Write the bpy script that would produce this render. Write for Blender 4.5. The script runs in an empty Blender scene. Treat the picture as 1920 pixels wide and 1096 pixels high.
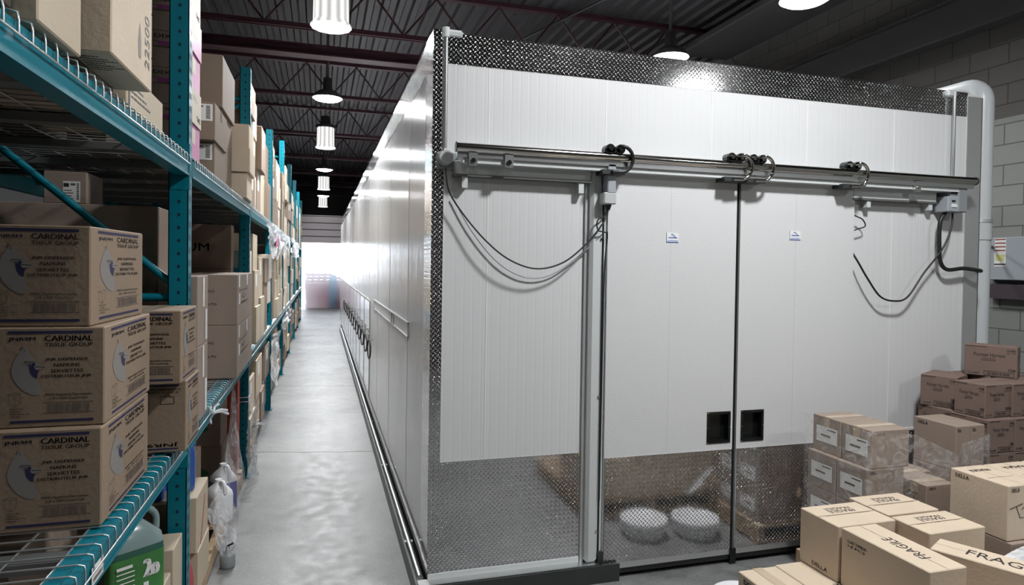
import bpy, math, random
from mathutils import Vector, Matrix
from mathutils.geometry import tessellate_polygon
random.seed(11)
PI = math.pi
SC = bpy.context.scene
COL = SC.collection

# ------------------------------------------------------------------ camera, world, exposure
YAW, PITCH, ROLL = math.radians(16.356), math.radians(-1.0015), math.radians(.8483)
F_PX = 1225.3
def camera():
    sy, cy, sp, cp = math.sin(YAW), math.cos(YAW), math.sin(PITCH), math.cos(PITCH)
    f = Vector((sy*cp, cy*cp, sp)); r = Vector((cy, -sy, 0)); u = r.cross(f)
    r2 = r*math.cos(ROLL) + u*math.sin(ROLL); u2 = u*math.cos(ROLL) - r*math.sin(ROLL)
    cd = bpy.data.cameras.new('camera'); co = bpy.data.objects.new('camera', cd); COL.objects.link(co)
    m = Matrix((r2, u2, -f)).transposed().to_4x4(); m.translation = Vector((0, 0, 1.75))
    co.matrix_world = m
    cd.sensor_fit = 'HORIZONTAL'; cd.sensor_width = 36; cd.lens = F_PX/1920*36
    cd.shift_y = -29.2/1920; cd.clip_start = .02; cd.clip_end = 200
    SC.camera = co
camera()
vs = SC.view_settings
vs.view_transform = 'Standard'; vs.look = 'None'; vs.gamma = 1; vs.use_curve_mapping = False
vs.exposure = -.75
SC.display_settings.display_device = 'sRGB'
w = bpy.data.worlds.new('world'); SC.world = w; w.use_nodes = True
bgn = w.node_tree.nodes['Background']; bgn.inputs[0].default_value = (.86, .92, 1, 1); bgn.inputs[1].default_value = 13.0
def area_light(name, loc, size, power, rot=(0, 0, 0), color=(1, 1, 1), shape='DISK', size_y=None, portal=False):
    l = bpy.data.lights.new(name, 'AREA'); l.shape = shape; l.size = size
    if size_y: l.size_y = size_y
    l.energy = power; l.color = color
    o = bpy.data.objects.new(name, l); COL.objects.link(o); o.location = loc; o.rotation_euler = rot
    if portal: l.cycles.is_portal = True
    return o
area_light('loading_door_daylight', (0.1, 25.45, 1.25), 3.6, 0, (-PI/2, 0, 0), shape='RECTANGLE', size_y=2.5, portal=True)
LAMP_P = 215.0
AISLE_Y = [-.63, 3.07, 6.77, 10.2, 13.9, 18, 21.8, 25.1, 28.6]
SIDE_LAMPS = [(4.9, -1.2, 4.25), (4.2, 5.0, 4.2), (3.98, 7.0, 4.25)]

# ------------------------------------------------------------------ materials
def mat(name, col, rough=.5, metal=0, spec=.5, noise=0, nscale=8, bump=0, bscale=40, emit=None, estr=0, coat=0, trans=0, alpha=1):
    m = bpy.data.materials.new(name); m.use_nodes = True; nt = m.node_tree; b = nt.nodes['Principled BSDF']
    c = (*col, 1)
    b.inputs['Base Color'].default_value = c; b.inputs['Roughness'].default_value = rough
    b.inputs['Metallic'].default_value = metal; b.inputs['Specular IOR Level'].default_value = spec
    b.inputs['Coat Weight'].default_value = coat; b.inputs['Transmission Weight'].default_value = trans
    b.inputs['Alpha'].default_value = alpha
    tc = nt.nodes.new('ShaderNodeTexCoord')
    if noise:
        n = nt.nodes.new('ShaderNodeTexNoise'); n.inputs['Scale'].default_value = nscale; n.inputs['Detail'].default_value = 6
        nt.links.new(tc.outputs['Object'], n.inputs['Vector'])
        mx = nt.nodes.new('ShaderNodeMix'); mx.data_type = 'RGBA'
        mx.inputs[6].default_value = (*[v*(1-noise) for v in col], 1); mx.inputs[7].default_value = (*[min(1, v*(1+noise)) for v in col], 1)
        nt.links.new(n.outputs['Fac'], mx.inputs[0]); nt.links.new(mx.outputs[2], b.inputs['Base Color'])
    if bump:
        n2 = nt.nodes.new('ShaderNodeTexNoise'); n2.inputs['Scale'].default_value = bscale; n2.inputs['Detail'].default_value = 3
        nt.links.new(tc.outputs['Object'], n2.inputs['Vector'])
        bp = nt.nodes.new('ShaderNodeBump'); bp.inputs['Strength'].default_value = bump; bp.inputs['Distance'].default_value = .01
        nt.links.new(n2.outputs['Fac'], bp.inputs['Height']); nt.links.new(bp.outputs[0], b.inputs['Normal'])
    if emit:
        b.inputs['Emission Color'].default_value = (*emit, 1); b.inputs['Emission Strength'].default_value = estr
    return m
def N(nt, t, **k):
    n = nt.nodes.new(t)
    for a, v in k.items(): setattr(n, a, v)
    return n
def mth(nt, op, a, b=None, c=None):
    n = nt.nodes.new('ShaderNodeMath'); n.operation = op
    for i, v in enumerate((a, b, c)):
        if v is None: continue
        if isinstance(v, (int, float)): n.inputs[i].default_value = v
        else: nt.links.new(v, n.inputs[i])
    return n.outputs[0]
def uvxy(nt):
    uv = nt.nodes.new('ShaderNodeUVMap'); s = nt.nodes.new('ShaderNodeSeparateXYZ'); nt.links.new(uv.outputs[0], s.inputs[0])
    return s.outputs[0], s.outputs[1]
def diamond_mat():
    m = mat('diamond_plate', (.68, .68, .685), .085, 1); nt = m.node_tree; b = nt.nodes['Principled BSDF']
    x0_, y0_ = uvxy(nt); P = .0182*1.41421356
    x = mth(nt, 'ADD', x0_, y0_); y = mth(nt, 'SUBTRACT', x0_, y0_)
    px = mth(nt, 'DIVIDE', x, P); py = mth(nt, 'DIVIDE', y, P)
    par = mth(nt, 'ROUND', mth(nt, 'PINGPONG', mth(nt, 'ADD', mth(nt, 'FLOOR', px), mth(nt, 'FLOOR', py)), 1))
    qx = mth(nt, 'ABSOLUTE', mth(nt, 'SUBTRACT', mth(nt, 'FRACT', px), .5)); qy = mth(nt, 'ABSOLUTE', mth(nt, 'SUBTRACT', mth(nt, 'FRACT', py), .5))
    inv = mth(nt, 'SUBTRACT', 1, par)
    a = mth(nt, 'DIVIDE', mth(nt, 'ADD', mth(nt, 'MULTIPLY', par, qx), mth(nt, 'MULTIPLY', inv, qy)), .52)
    c = mth(nt, 'DIVIDE', mth(nt, 'ADD', mth(nt, 'MULTIPLY', par, qy), mth(nt, 'MULTIPLY', inv, qx)), .19)
    h = mth(nt, 'MAXIMUM', mth(nt, 'SUBTRACT', 1, mth(nt, 'ADD', mth(nt, 'MULTIPLY', a, a), mth(nt, 'MULTIPLY', c, c))), 0)
    h = mth(nt, 'POWER', h, .6)
    bp = N(nt, 'ShaderNodeBump'); bp.inputs['Strength'].default_value = 1; bp.inputs['Distance'].default_value = .0040
    nt.links.new(h, bp.inputs['Height']); nt.links.new(bp.outputs[0], b.inputs['Normal'])
    return m
def panel_mat(name, col, rough, dist):
    m = mat(name, col, rough, 0, .5); nt = m.node_tree; b = nt.nodes['Principled BSDF']
    x, y = uvxy(nt)
    f = mth(nt, 'FRACT', mth(nt, 'DIVIDE', x, .05))
    g = mth(nt, 'SMOOTH_MIN', mth(nt, 'ABSOLUTE', mth(nt, 'SUBTRACT', f, .5)), .42, .08)
    g = mth(nt, 'SMOOTH_MIN', mth(nt, 'ABSOLUTE', mth(nt, 'SUBTRACT', f, .5)), .14, .05)
    n = N(nt, 'ShaderNodeTexNoise'); n.inputs['Scale'].default_value = 260
    cmb = N(nt, 'ShaderNodeCombineXYZ'); nt.links.new(x, cmb.inputs[0]); nt.links.new(mth(nt, 'MULTIPLY', y, .5), cmb.inputs[1]); nt.links.new(cmb.outputs[0], n.inputs['Vector'])
    lw = N(nt, 'ShaderNodeTexNoise'); lw.inputs['Scale'].default_value = 1.3
    cm2 = N(nt, 'ShaderNodeCombineXYZ'); nt.links.new(mth(nt, 'MULTIPLY', x, 2.2), cm2.inputs[0]); nt.links.new(mth(nt, 'MULTIPLY', y, .35), cm2.inputs[1]); nt.links.new(cm2.outputs[0], lw.inputs['Vector'])
    h = mth(nt, 'ADD', mth(nt, 'MULTIPLY', g, dist), mth(nt, 'ADD', mth(nt, 'MULTIPLY', n.outputs['Fac'], .00016), mth(nt, 'MULTIPLY', lw.outputs['Fac'], .004)))
    bp = N(nt, 'ShaderNodeBump'); bp.inputs['Strength'].default_value = 1; bp.inputs['Distance'].default_value = 1
    nt.links.new(h, bp.inputs['Height']); nt.links.new(bp.outputs[0], b.inputs['Normal'])
    return m
def floor_mat():
    m = mat('concrete_floor', (.3, .3, .295), .42, 0, .5); nt = m.node_tree; b = nt.nodes['Principled BSDF']
    tc = N(nt, 'ShaderNodeTexCoord'); sp = N(nt, 'ShaderNodeSeparateXYZ'); nt.links.new(tc.outputs['Object'], sp.inputs[0])
    def noise(sc, det=8, rough=.6, dst=0):
        n = N(nt, 'ShaderNodeTexNoise'); n.inputs['Scale'].default_value = sc; n.inputs['Detail'].default_value = det; n.inputs['Roughness'].default_value = rough
        n.inputs['Distortion'].default_value = dst
        nt.links.new(tc.outputs['Object'], n.inputs['Vector']); return n.outputs['Fac']
    a = noise(1.1, 8, .65, .4); c = noise(9, 8, .7); d = noise(60, 4, .6)
    f = mth(nt, 'ADD', mth(nt, 'MULTIPLY', a, .6), mth(nt, 'ADD', mth(nt, 'MULTIPLY', c, .35), mth(nt, 'MULTIPLY', d, .25)))
    cr = N(nt, 'ShaderNodeValToRGB'); cr.color_ramp.elements[0].position = .44; cr.color_ramp.elements[1].position = .76
    cr.color_ramp.elements[0].color = (.10, .104, .103, 1); cr.color_ramp.elements[1].color = (.27, .274, .27, 1)
    nt.links.new(f, cr.inputs[0])
    # saw-cut and cracked joints running across the slab
    wob = mth(nt, 'MULTIPLY', mth(nt, 'SUBTRACT', noise(2.5, 3), .5), .10)
    y = mth(nt, 'ADD', sp.outputs[1], wob); y = mth(nt, 'ADD', y, mth(nt, 'MULTIPLY', sp.outputs[0], .2))
    js = None
    for yy in (6.28, 9.65, 13.0, 16.4):
        e = mth(nt, 'LESS_THAN', mth(nt, 'ABSOLUTE', mth(nt, 'SUBTRACT', y, yy)), .012)
        js = e if js is None else mth(nt, 'MAXIMUM', js, e)
    mx = N(nt, 'ShaderNodeMix', data_type='RGBA'); mx.inputs[7].default_value = (.03, .03, .03, 1)
    nt.links.new(mth(nt, 'MULTIPLY', js, .95), mx.inputs[0]); nt.links.new(cr.outputs[0], mx.inputs[6]); nt.links.new(mx.outputs[2], b.inputs['Base Color'])
    nt.links.new(mth(nt, 'ADD', mth(nt, 'MULTIPLY', c, .7), .08), b.inputs['Roughness'])
    bp = N(nt, 'ShaderNodeBump'); bp.inputs['Strength'].default_value = .35; bp.inputs['Distance'].default_value = .006
    nt.links.new(mth(nt, 'SUBTRACT', c, js), bp.inputs['Height']); nt.links.new(bp.outputs[0], b.inputs['Normal'])
    return m
def block_mat(name, col):
    m = mat(name, col, .8); nt = m.node_tree; b = nt.nodes['Principled BSDF']
    x, y = uvxy(nt)
    cm = N(nt, 'ShaderNodeCombineXYZ'); nt.links.new(x, cm.inputs[0]); nt.links.new(y, cm.inputs[1])
    br = N(nt, 'ShaderNodeTexBrick'); nt.links.new(cm.outputs[0], br.inputs['Vector'])
    br.inputs['Scale'].default_value = 1; br.inputs['Brick Width'].default_value = .4; br.inputs['Row Height'].default_value = .2
    br.inputs['Mortar Size'].default_value = .007; br.inputs['Mortar Smooth'].default_value = .3
    br.inputs['Color1'].default_value = (*col, 1); br.inputs['Color2'].default_value = (*[v*.9 for v in col], 1); br.inputs['Mortar'].default_value = (*[v*.5 for v in col], 1)
    nt.links.new(br.outputs['Color'], b.inputs['Base Color'])
    bp = N(nt, 'ShaderNodeBump', invert=True); bp.inputs['Strength'].default_value = .8; bp.inputs['Distance'].default_value = .008
    nt.links.new(br.outputs['Fac'], bp.inputs['Height']); nt.links.new(bp.outputs[0], b.inputs['Normal'])
    return m
def film_mat(name, lo, hi, tint=(.9, .92, .95)):
    m = bpy.data.materials.new(name); m.use_nodes = True; nt = m.node_tree; b = nt.nodes['Principled BSDF']
    b.inputs['Base Color'].default_value = (*tint, 1); b.inputs['Roughness'].default_value = .12; b.inputs['Specular IOR Level'].default_value = .8
    tc = N(nt, 'ShaderNodeTexCoord'); n = N(nt, 'ShaderNodeTexNoise'); n.inputs['Scale'].default_value = 14; n.inputs['Detail'].default_value = 5; n.inputs['Distortion'].default_value = 1.5
    nt.links.new(tc.outputs['Object'], n.inputs['Vector'])
    mr = N(nt, 'ShaderNodeMapRange'); mr.inputs[1].default_value = .35; mr.inputs[2].default_value = .7; mr.inputs[3].default_value = lo; mr.inputs[4].default_value = hi
    nt.links.new(n.outputs['Fac'], mr.inputs[0]); nt.links.new(mr.outputs[0], b.inputs['Alpha'])
    bp = N(nt, 'ShaderNodeBump'); bp.inputs['Strength'].default_value = 1; bp.inputs['Distance'].default_value = .02
    nt.links.new(n.outputs['Fac'], bp.inputs['Height']); nt.links.new(bp.outputs[0], b.inputs['Normal'])
    return m
M = dict(
    floor=floor_mat(), diamond=diamond_mat(),
    panel=panel_mat('freezer_panel', (.655, .665, .67), .33, .0038), panel_side=panel_mat('freezer_side_panel', (.70, .705, .72), .18, .0010),
    door=mat('embossed_door_skin', (.655, .665, .67), .38, bump=.25, bscale=160),
    alu=mat('brushed_aluminium', (.75, .76, .76), .28, 1, noise=.06, nscale=20), alu_matt=mat('mill_aluminium', (.66, .67, .67), .45, .8),
    chrome=mat('polished_steel', (.62, .6, .57), .12, 1), mirror=mat('stainless_sheet', (.72, .72, .74), .1, 1, bump=.04, bscale=6),
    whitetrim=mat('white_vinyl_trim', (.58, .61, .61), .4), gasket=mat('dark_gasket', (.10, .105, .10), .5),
    blackpl=mat('black_plastic', (.006, .008, .007), .22), rubber=mat('black_rubber', (.012, .012, .012), .45),
    curb=mat('dark_steel_curb', (.06, .065, .065), .4, .5, noise=.2), 
    teal=mat('teal_paint', (.0, .16, .215), .42, 0, .3, noise=.12, nscale=5, bump=.05, bscale=30), hole=mat('rack_hole_shadow', (.0, .012, .04), .8),
    wire=mat('galvanised_wire', (.6, .62, .62), .35, .85), channel=mat('deck_channel', (.2, .21, .21), .5, .6),
    joist=mat('burgundy_steel', (.05, .018, .026), .45, .1), deck=mat('roof_deck_steel', (.058, .055, .06), .5, .3, noise=.15),
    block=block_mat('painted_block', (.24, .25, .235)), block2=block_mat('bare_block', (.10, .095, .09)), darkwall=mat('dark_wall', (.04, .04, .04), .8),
    siding=mat('pale_siding', (.42, .38, .40), .5), 
    card=mat('cardboard', (.60, .495, .375), .75, noise=.10, nscale=5, bump=.12, bscale=60),
    shadeboard=mat('shade_darkened_board', (.06, .045, .035), .8, noise=.1),  # near-black board colour that stands in for deep shade in the rack
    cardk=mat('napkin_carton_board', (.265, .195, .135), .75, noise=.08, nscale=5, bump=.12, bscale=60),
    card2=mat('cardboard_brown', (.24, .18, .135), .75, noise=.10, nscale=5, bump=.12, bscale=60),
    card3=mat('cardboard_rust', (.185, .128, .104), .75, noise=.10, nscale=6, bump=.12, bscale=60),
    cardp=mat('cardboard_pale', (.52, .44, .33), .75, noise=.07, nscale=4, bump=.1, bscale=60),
    cardm=mat('cardboard_matte_pinkish', (.30, .235, .19), .75, noise=.08, nscale=4, bump=.1, bscale=60),
    seam=mat('carton_seam', (.12, .08, .05), .9), tape=mat('packing_tape', (.5, .4, .29), .15, noise=.05),
    whitetape=mat('white_tape', (.8, .78, .78), .3), label=mat('shipping_label', (.78, .78, .76), .5, noise=.03),
    ink=mat('black_ink', (.03, .025, .025), .6), inkg=mat('faded_ink', (.13, .10, .085), .7), navy=mat('navy_ink', (.022, .022, .075), .6), greyp=mat('grey_ink', (.23, .215, .2), .7),
    redink=mat('red_ink', (.25, .03, .02), .6), greenink=mat('green_ink', (.02, .12, .035), .6), blueink=mat('blue_ink', (.04, .12, .45), .5),
    pinkc=mat('magenta_carton', (.55, .17, .38), .5, noise=.05), purple=mat('purple_ink', (.28, .05, .22), .5), paper=mat('pale_carton', (.66, .58, .48), .6),
    redc=mat('red_carton', (.5, .08, .05), .5), wood=mat('pallet_wood', (.42, .30, .19), .8, noise=.3, nscale=20, bump=.4, bscale=30),
    bluepal=mat('blue_pallet', (.02, .07, .28), .5), redpal=mat('red_crate', (.8, .22, .22), .5),
    greenliq=mat('green_jug', (.02, .10, .07), .18, coat=.5, noise=.1, nscale=3), greytop=mat('translucent_jug_top', (.22, .30, .30), .2, coat=.5),
    greenlab=mat('green_label', (.05, .20, .05), .3, noise=.5, nscale=10), bluejug=mat('blue_jug', (.03, .10, .42), .2, coat=.5), violet=mat('violet_jug', (.20, .20, .48), .22, coat=.4),
    whitepl=mat('white_plastic', (.8, .81, .83), .3), redpl=mat('red_plastic', (.45, .09, .10), .2, coat=.4), pinktag=mat('pink_tag', (.8, .12, .35), .5),
    film=film_mat('stretch_film', .12, .55), filmthin=film_mat('thin_stretch_film', .03, .34, (.8, .8, .8)), filmw=film_mat('white_poly_film', .45, .95),
    strip=film_mat('strip_curtain_vinyl', .12, .3, (.85, .92, 1)),
    boxgrey=mat('grey_enamel', (.34, .37, .40), .4), boxdark=mat('grey_enamel_dark', (.24, .26, .27), .4), yellow=mat('yellow_ink', (.6, .6, .25), .5),
    pipe=mat('white_pvc', (.52, .55, .56), .35, noise=.05, nscale=3), domegrey=mat('frosted_dome', (.5, .52, .52), .15),
    lampglow=mat('lamp_refractor', (.9, .9, .9), .3, emit=(1, .99, .97), estr=14), lampglow2=mat('lamp_lens', (.9, .9, .9), .3, emit=(1, .97, .93), estr=25),
    lampbody=mat('lamp_housing', (.16, .16, .17), .4, .6), conduit=mat('galvanised_conduit', (.55, .57, .57), .3, .9), bluepl=mat('blue_wrap', (.03, .4, .65), .3),
    panelshade=mat('purple_panel_shadow', (.06, .045, .055), .6),  # colour of the painted shadow below the electrical panel
)

nt = M['lampglow'].node_tree; b_ = nt.nodes['Principled BSDF']
tc_ = N(nt, 'ShaderNodeTexCoord'); sp_ = N(nt, 'ShaderNodeSeparateXYZ'); nt.links.new(tc_.outputs['Object'], sp_.inputs[0])
an_ = mth(nt, 'ARCTAN2', sp_.outputs[1], sp_.outputs[0])
st_ = mth(nt, 'ADD', mth(nt, 'MULTIPLY', mth(nt, 'SINE', mth(nt, 'MULTIPLY', an_, 12)), .55), 1.35)
nt.links.new(st_, b_.inputs['Emission Strength'])
m_ = M['strip']; nt = m_.node_tree; b_ = nt.nodes['Principled BSDF']; tl_ = N(nt, 'ShaderNodeBsdfTranslucent'); tl_.inputs[0].default_value = (.9, .95, 1, 1)
tp_ = N(nt, 'ShaderNodeBsdfTransparent'); mx_ = N(nt, 'ShaderNodeMixShader'); mx_.inputs[0].default_value = .5
nt.links.new(tp_.outputs[0], mx_.inputs[1]); nt.links.new(tl_.outputs[0], mx_.inputs[2]); nt.links.new(mx_.outputs[0], nt.nodes['Material Output'].inputs[0])

# ------------------------------------------------------------------ mesh builder
class MB:
    def __init__(s): s.v = []; s.f = []; s.m = []; s.sm = []; s.mats = []
    def mi(s, m):
        m = M[m] if isinstance(m, str) else m
        if m not in s.mats: s.mats.append(m)
        return s.mats.index(m)
    def add(s, vs, fs, m, smooth=False, mtx=None):
        b = len(s.v); k = s.mi(m)
        for p in vs:
            p = Vector(p)
            s.v.append(mtx @ p if mtx else p)
        for f in fs: s.f.append([i+b for i in f]); s.m.append(k); s.sm.append(smooth)
    def box(s, a, b, m, mtx=None, ch=0):
        x0, y0, z0 = (min(a[i], b[i]) for i in range(3)); x1, y1, z1 = (max(a[i], b[i]) for i in range(3))
        if ch <= 0:
            V = [(x0, y0, z0), (x1, y0, z0), (x1, y1, z0), (x0, y1, z0), (x0, y0, z1), (x1, y0, z1), (x1, y1, z1), (x0, y1, z1)]
            s.add(V, [(3, 2, 1, 0), (4, 5, 6, 7), (0, 1, 5, 4), (1, 2, 6, 5), (2, 3, 7, 6), (3, 0, 4, 7)], m, False, mtx); return
        c = min(ch, (x1-x0)/3, (y1-y0)/3, (z1-z0)/3); V = []; idx = {}
        for sx in (0, 1):
            for sy in (0, 1):
                for sz in (0, 1):
                    X, Y, Z = (x0, x1)[sx], (y0, y1)[sy], (z0, z1)[sz]; dx, dy, dz = c*(1-2*sx), c*(1-2*sy), c*(1-2*sz)
                    for k, p in enumerate(((X, Y+dy, Z+dz), (X+dx, Y, Z+dz), (X+dx, Y+dy, Z))):
                        idx[sx, sy, sz, k] = len(V); V.append(p)
        Fc = []
        for k in range(3):
            for q in (0, 1):
                def key(a_, b_):
                    t = [a_, b_]; t.insert(k, q); return (*t, k)
                Fc.append([idx[key(0, 0)], idx[key(1, 0)], idx[key(1, 1)], idx[key(0, 1)]])
        for k in range(3):
            o1, o2 = [i for i in range(3) if i != k]
            for a_ in (0, 1):
                for b_ in (0, 1):
                    t0 = [0, 0, 0]; t0[o1] = a_; t0[o2] = b_; t1 = list(t0); t1[k] = 1
                    Fc.append([idx[(*t0, o1)], idx[(*t0, o2)], idx[(*t1, o2)], idx[(*t1, o1)]])
        for sx in (0, 1):
            for sy in (0, 1):
                for sz in (0, 1): Fc.append([idx[sx, sy, sz, 0], idx[sx, sy, sz, 1], idx[sx, sy, sz, 2]])
        # orient outward
        ctr = Vector(((x0+x1)/2, (y0+y1)/2, (z0+z1)/2)); out = []
        for f in Fc:
            P = [Vector(V[i]) for i in f]; n = (P[1]-P[0]).cross(P[2]-P[0]); cc = sum(P, Vector())/len(P)
            out.append(f if n.dot(cc-ctr) > 0 else f[::-1])
        s.add(V, out, m, False, mtx)
    def cyl(s, p0, p1, r, m, n=16, r1=None, caps=True, smooth=True):
        p0, p1 = Vector(p0), Vector(p1); d = (p1-p0).normalized(); r1 = r if r1 is None else r1
        a = d.orthogonal().normalized(); b = d.cross(a); V = []
        for k in range(n):
            t = 2*PI*k/n; e = a*math.cos(t)+b*math.sin(t); V += [p0+e*r, p1+e*r1]
        s.add(V, [(2*k, 2*((k+1) % n), 2*((k+1) % n)+1, 2*k+1) for k in range(n)], m, smooth)
        if caps: s.add(V[0::2], [tuple(range(n))[::-1]], m); s.add(V[1::2], [tuple(range(n))], m)
    def tube(s, pts, r, m, n=8, closed=False):
        pts = [Vector(p) for p in pts]; L = len(pts); V = []; prev = None
        for i, p in enumerate(pts):
            q0 = pts[(i-1) % L] if (closed or i > 0) else p; q1 = pts[(i+1) % L] if (closed or i < L-1) else p
            d = (q1-q0).normalized()
            if prev is None: a = d.orthogonal().normalized()
            else: a = (prev-d*prev.dot(d)).normalized()
            prev = a; b = d.cross(a)
            rr = r[i] if isinstance(r, (list, tuple)) else r
            V += [p+(a*math.cos(2*PI*k/n)+b*math.sin(2*PI*k/n))*rr for k in range(n)]
        Fc = []
        for i in range(L if closed else L-1):
            j = (i+1) % L
            for k in range(n): Fc.append((i*n+k, i*n+(k+1) % n, j*n+(k+1) % n, j*n+k))
        s.add(V, Fc, m, True)
        if not closed: s.add(V[:n], [tuple(range(n))[::-1]], m); s.add(V[-n:], [tuple(range(n))], m)
    def lathe(s, prof, c, m, n=24, flute=0, fn=12):
        V = []; c = Vector(c)
        for (r, z) in prof:
            for k in range(n):
                t = 2*PI*k/n; rr = r*(1+flute*math.cos(fn*t)); V.append(c+Vector((rr*math.cos(t), rr*math.sin(t), z)))
        Fc = [(i*n+k, i*n+(k+1) % n, (i+1)*n+(k+1) % n, (i+1)*n+k) for i in range(len(prof)-1) for k in range(n)]
        s.add(V, Fc, m, True)
    def sheet(s, fn, nu, nv, m, smooth=True):
        V = [fn(i/nu, j/nv) for j in range(nv+1) for i in range(nu+1)]
        s.add(V, [(j*(nu+1)+i, j*(nu+1)+i+1, (j+1)*(nu+1)+i+1, (j+1)*(nu+1)+i) for j in range(nv) for i in range(nu)], m, smooth)
    def build(s, name, parent=None, loc=(0, 0, 0), rotz=0, label=None, origin=None):
        me = bpy.data.meshes.new(name); og = Vector(origin) if origin is not None else Vector((0, 0, 0))
        vs_ = [p-og for p in s.v]
        me.from_pydata([tuple(p) for p in vs_], [], s.f)
        for m in s.mats: me.materials.append(m)
        me.polygons.foreach_set('material_index', s.m); me.polygons.foreach_set('use_smooth', s.sm)
        uv = me.uv_layers.new(name='UVMap').data; fl = [0.0]*(2*len(me.loops))
        for p in me.polygons:
            n = p.normal; ax = max(range(3), key=lambda i: abs(n[i]))
            for li in p.loop_indices:
                q = s.v[me.loops[li].vertex_index]
                a, b = ((q.y, q.z), (q.x, q.z), (q.x, q.y))[ax]
                fl[2*li] = a; fl[2*li+1] = b
        uv.foreach_set('uv', fl)
        me.update()
        o = bpy.data.objects.new(name, me); COL.objects.link(o)
        if parent: o.parent = parent
        o.location = loc if origin is None or parent else og
        if rotz: o.rotation_euler = (0, 0, rotz)
        if label: o['label'] = label
        return o
def tag(o, label, cat, group=None, kind=None):
    o['label'] = label; o['category'] = cat
    if group: o['group'] = group
    if kind: o['kind'] = kind
    return o
def thing(name, loc, label, cat, group=None, rotz=0):
    o = bpy.data.objects.new(name, None); COL.objects.link(o); o.location = loc; o.rotation_euler = (0, 0, rotz); o.empty_display_size = .1
    return tag(o, label, cat, group)
def struct(o): o['kind'] = 'structure'; return o
def dup(root, loc, label=None, rotz=None):
    r = root.copy(); COL.objects.link(r); r.location = loc
    if rotz is not None: r.rotation_euler = (0, 0, rotz)
    if label: r['label'] = label
    for ch in list(root.children):
        c = ch.copy(); COL.objects.link(c); c.parent = r
        for g in list(ch.children): d = g.copy(); COL.objects.link(d); d.parent = c
    return r

# ------------------------------------------------------------------ printed text
_tc = {}
def glyphs(body, bold=0):
    bold = 0; k = (body, bold)
    if k in _tc: return _tc[k]
    cu = bpy.data.curves.new('t', 'FONT'); cu.body = body; cu.size = 1; cu.resolution_u = 2; cu.offset = bold; cu.fill_mode = 'BOTH'
    ob = bpy.data.objects.new('t', cu); me = bpy.data.meshes.new_from_object(ob)
    vs_ = [(v.co.x, v.co.y) for v in me.vertices]; fs = [tuple(p.vertices) for p in me.polygons]
    bpy.data.objects.remove(ob); bpy.data.curves.remove(cu); bpy.data.meshes.remove(me)
    if vs_:
        x0 = min(v[0] for v in vs_); x1 = max(v[0] for v in vs_); y0 = min(v[1] for v in vs_); y1 = max(v[1] for v in vs_)
        vs_ = [((x-x0)/(x1-x0), (y-y0)/(y1-y0)) for x, y in vs_]
    _tc[k] = (vs_, fs); return _tc[k]
class Face:
    """a flat face to print on: origin, u, v, normal, width, height; t runs from the top down"""
    def __init__(s, mb, o, u, v, w_, h_):
        s.mb, s.o, s.u, s.v, s.w, s.h = mb, Vector(o), Vector(u), Vector(v), w_, h_; s.n = s.u.cross(s.v)
    def P(s, x, t, e=.0008): return s.o+s.u*(x*s.w)+s.v*((1-t)*s.h)+s.n*e
    def rect(s, x0, t0, x1, t1, m, e=.0008):
        s.mb.add([s.P(x0, t1, e), s.P(x1, t1, e), s.P(x1, t0, e), s.P(x0, t0, e)], [(0, 1, 2, 3)], m)
    def poly(s, pts, m, e=.0008):
        P = [s.P(x, t, e) for x, t in pts]
        tr = tessellate_polygon([[Vector((x, -t, 0)) for x, t in pts]])
        s.mb.add(P, [tuple(t) for t in tr], m)
    def text(s, body, x0, t0, x1, t1, m='ink', bold=.012, flip=False, e=.0009):
        vs_, fs = glyphs(body, bold)
        if flip: vs_ = [(1-x, 1-y) for x, y in vs_]
        sh = (t1-t0)*s.h*bold*1.6/s.w
        for q in ((-sh, 0, sh) if bold > .003 else (0,)):
            s.mb.add([s.P(x0+q+(x1-x0)*x, t1+(t0-t1)*y, e) for x, y in vs_], fs, m)
    def vtext(s, body, x0, t0, x1, t1, m='ink', bold=.012):   # reads upward
        vs_, fs = glyphs(body, bold)
        s.mb.add([s.P(x1+(x0-x1)*y, t1+(t0-t1)*x, .0009) for x, y in vs_], fs, m)
    def line(s, x0, t0, x1, t1, th, m='ink', e=.0008):
        a, b = s.P(x0, t0, e), s.P(x1, t1, e); d = (b-a).normalized(); q = s.n.cross(d)*th/2
        s.mb.add([a-q, b-q, b+q, a+q], [(0, 1, 2, 3)], m)
    def barcode(s, x0, t0, x1, t1, m='inkg', n=26, seed=3):
        r = random.Random(seed); x = x0
        while x < x1:
            b = (x1-x0)/n*r.choice((.35, .6, .9)); s.rect(x, t0, min(x+b, x1), t1, m); x += b+(x1-x0)/n*r.choice((.3, .5, .8))
def faces(mb, w_, d_, h_):
    return dict(front=Face(mb, (-w_/2, -d_/2, 0), (1, 0, 0), (0, 0, 1), w_, h_), right=Face(mb, (w_/2, -d_/2, 0), (0, 1, 0), (0, 0, 1), d_, h_),
                left=Face(mb, (-w_/2, d_/2, 0), (0, -1, 0), (0, 0, 1), d_, h_), top=Face(mb, (-w_/2, -d_/2, h_), (1, 0, 0), (0, 1, 0), w_, d_),
                bottom=Face(mb, (-w_/2, d_/2, 0), (1, 0, 0), (0, -1, 0), w_, d_))

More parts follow.
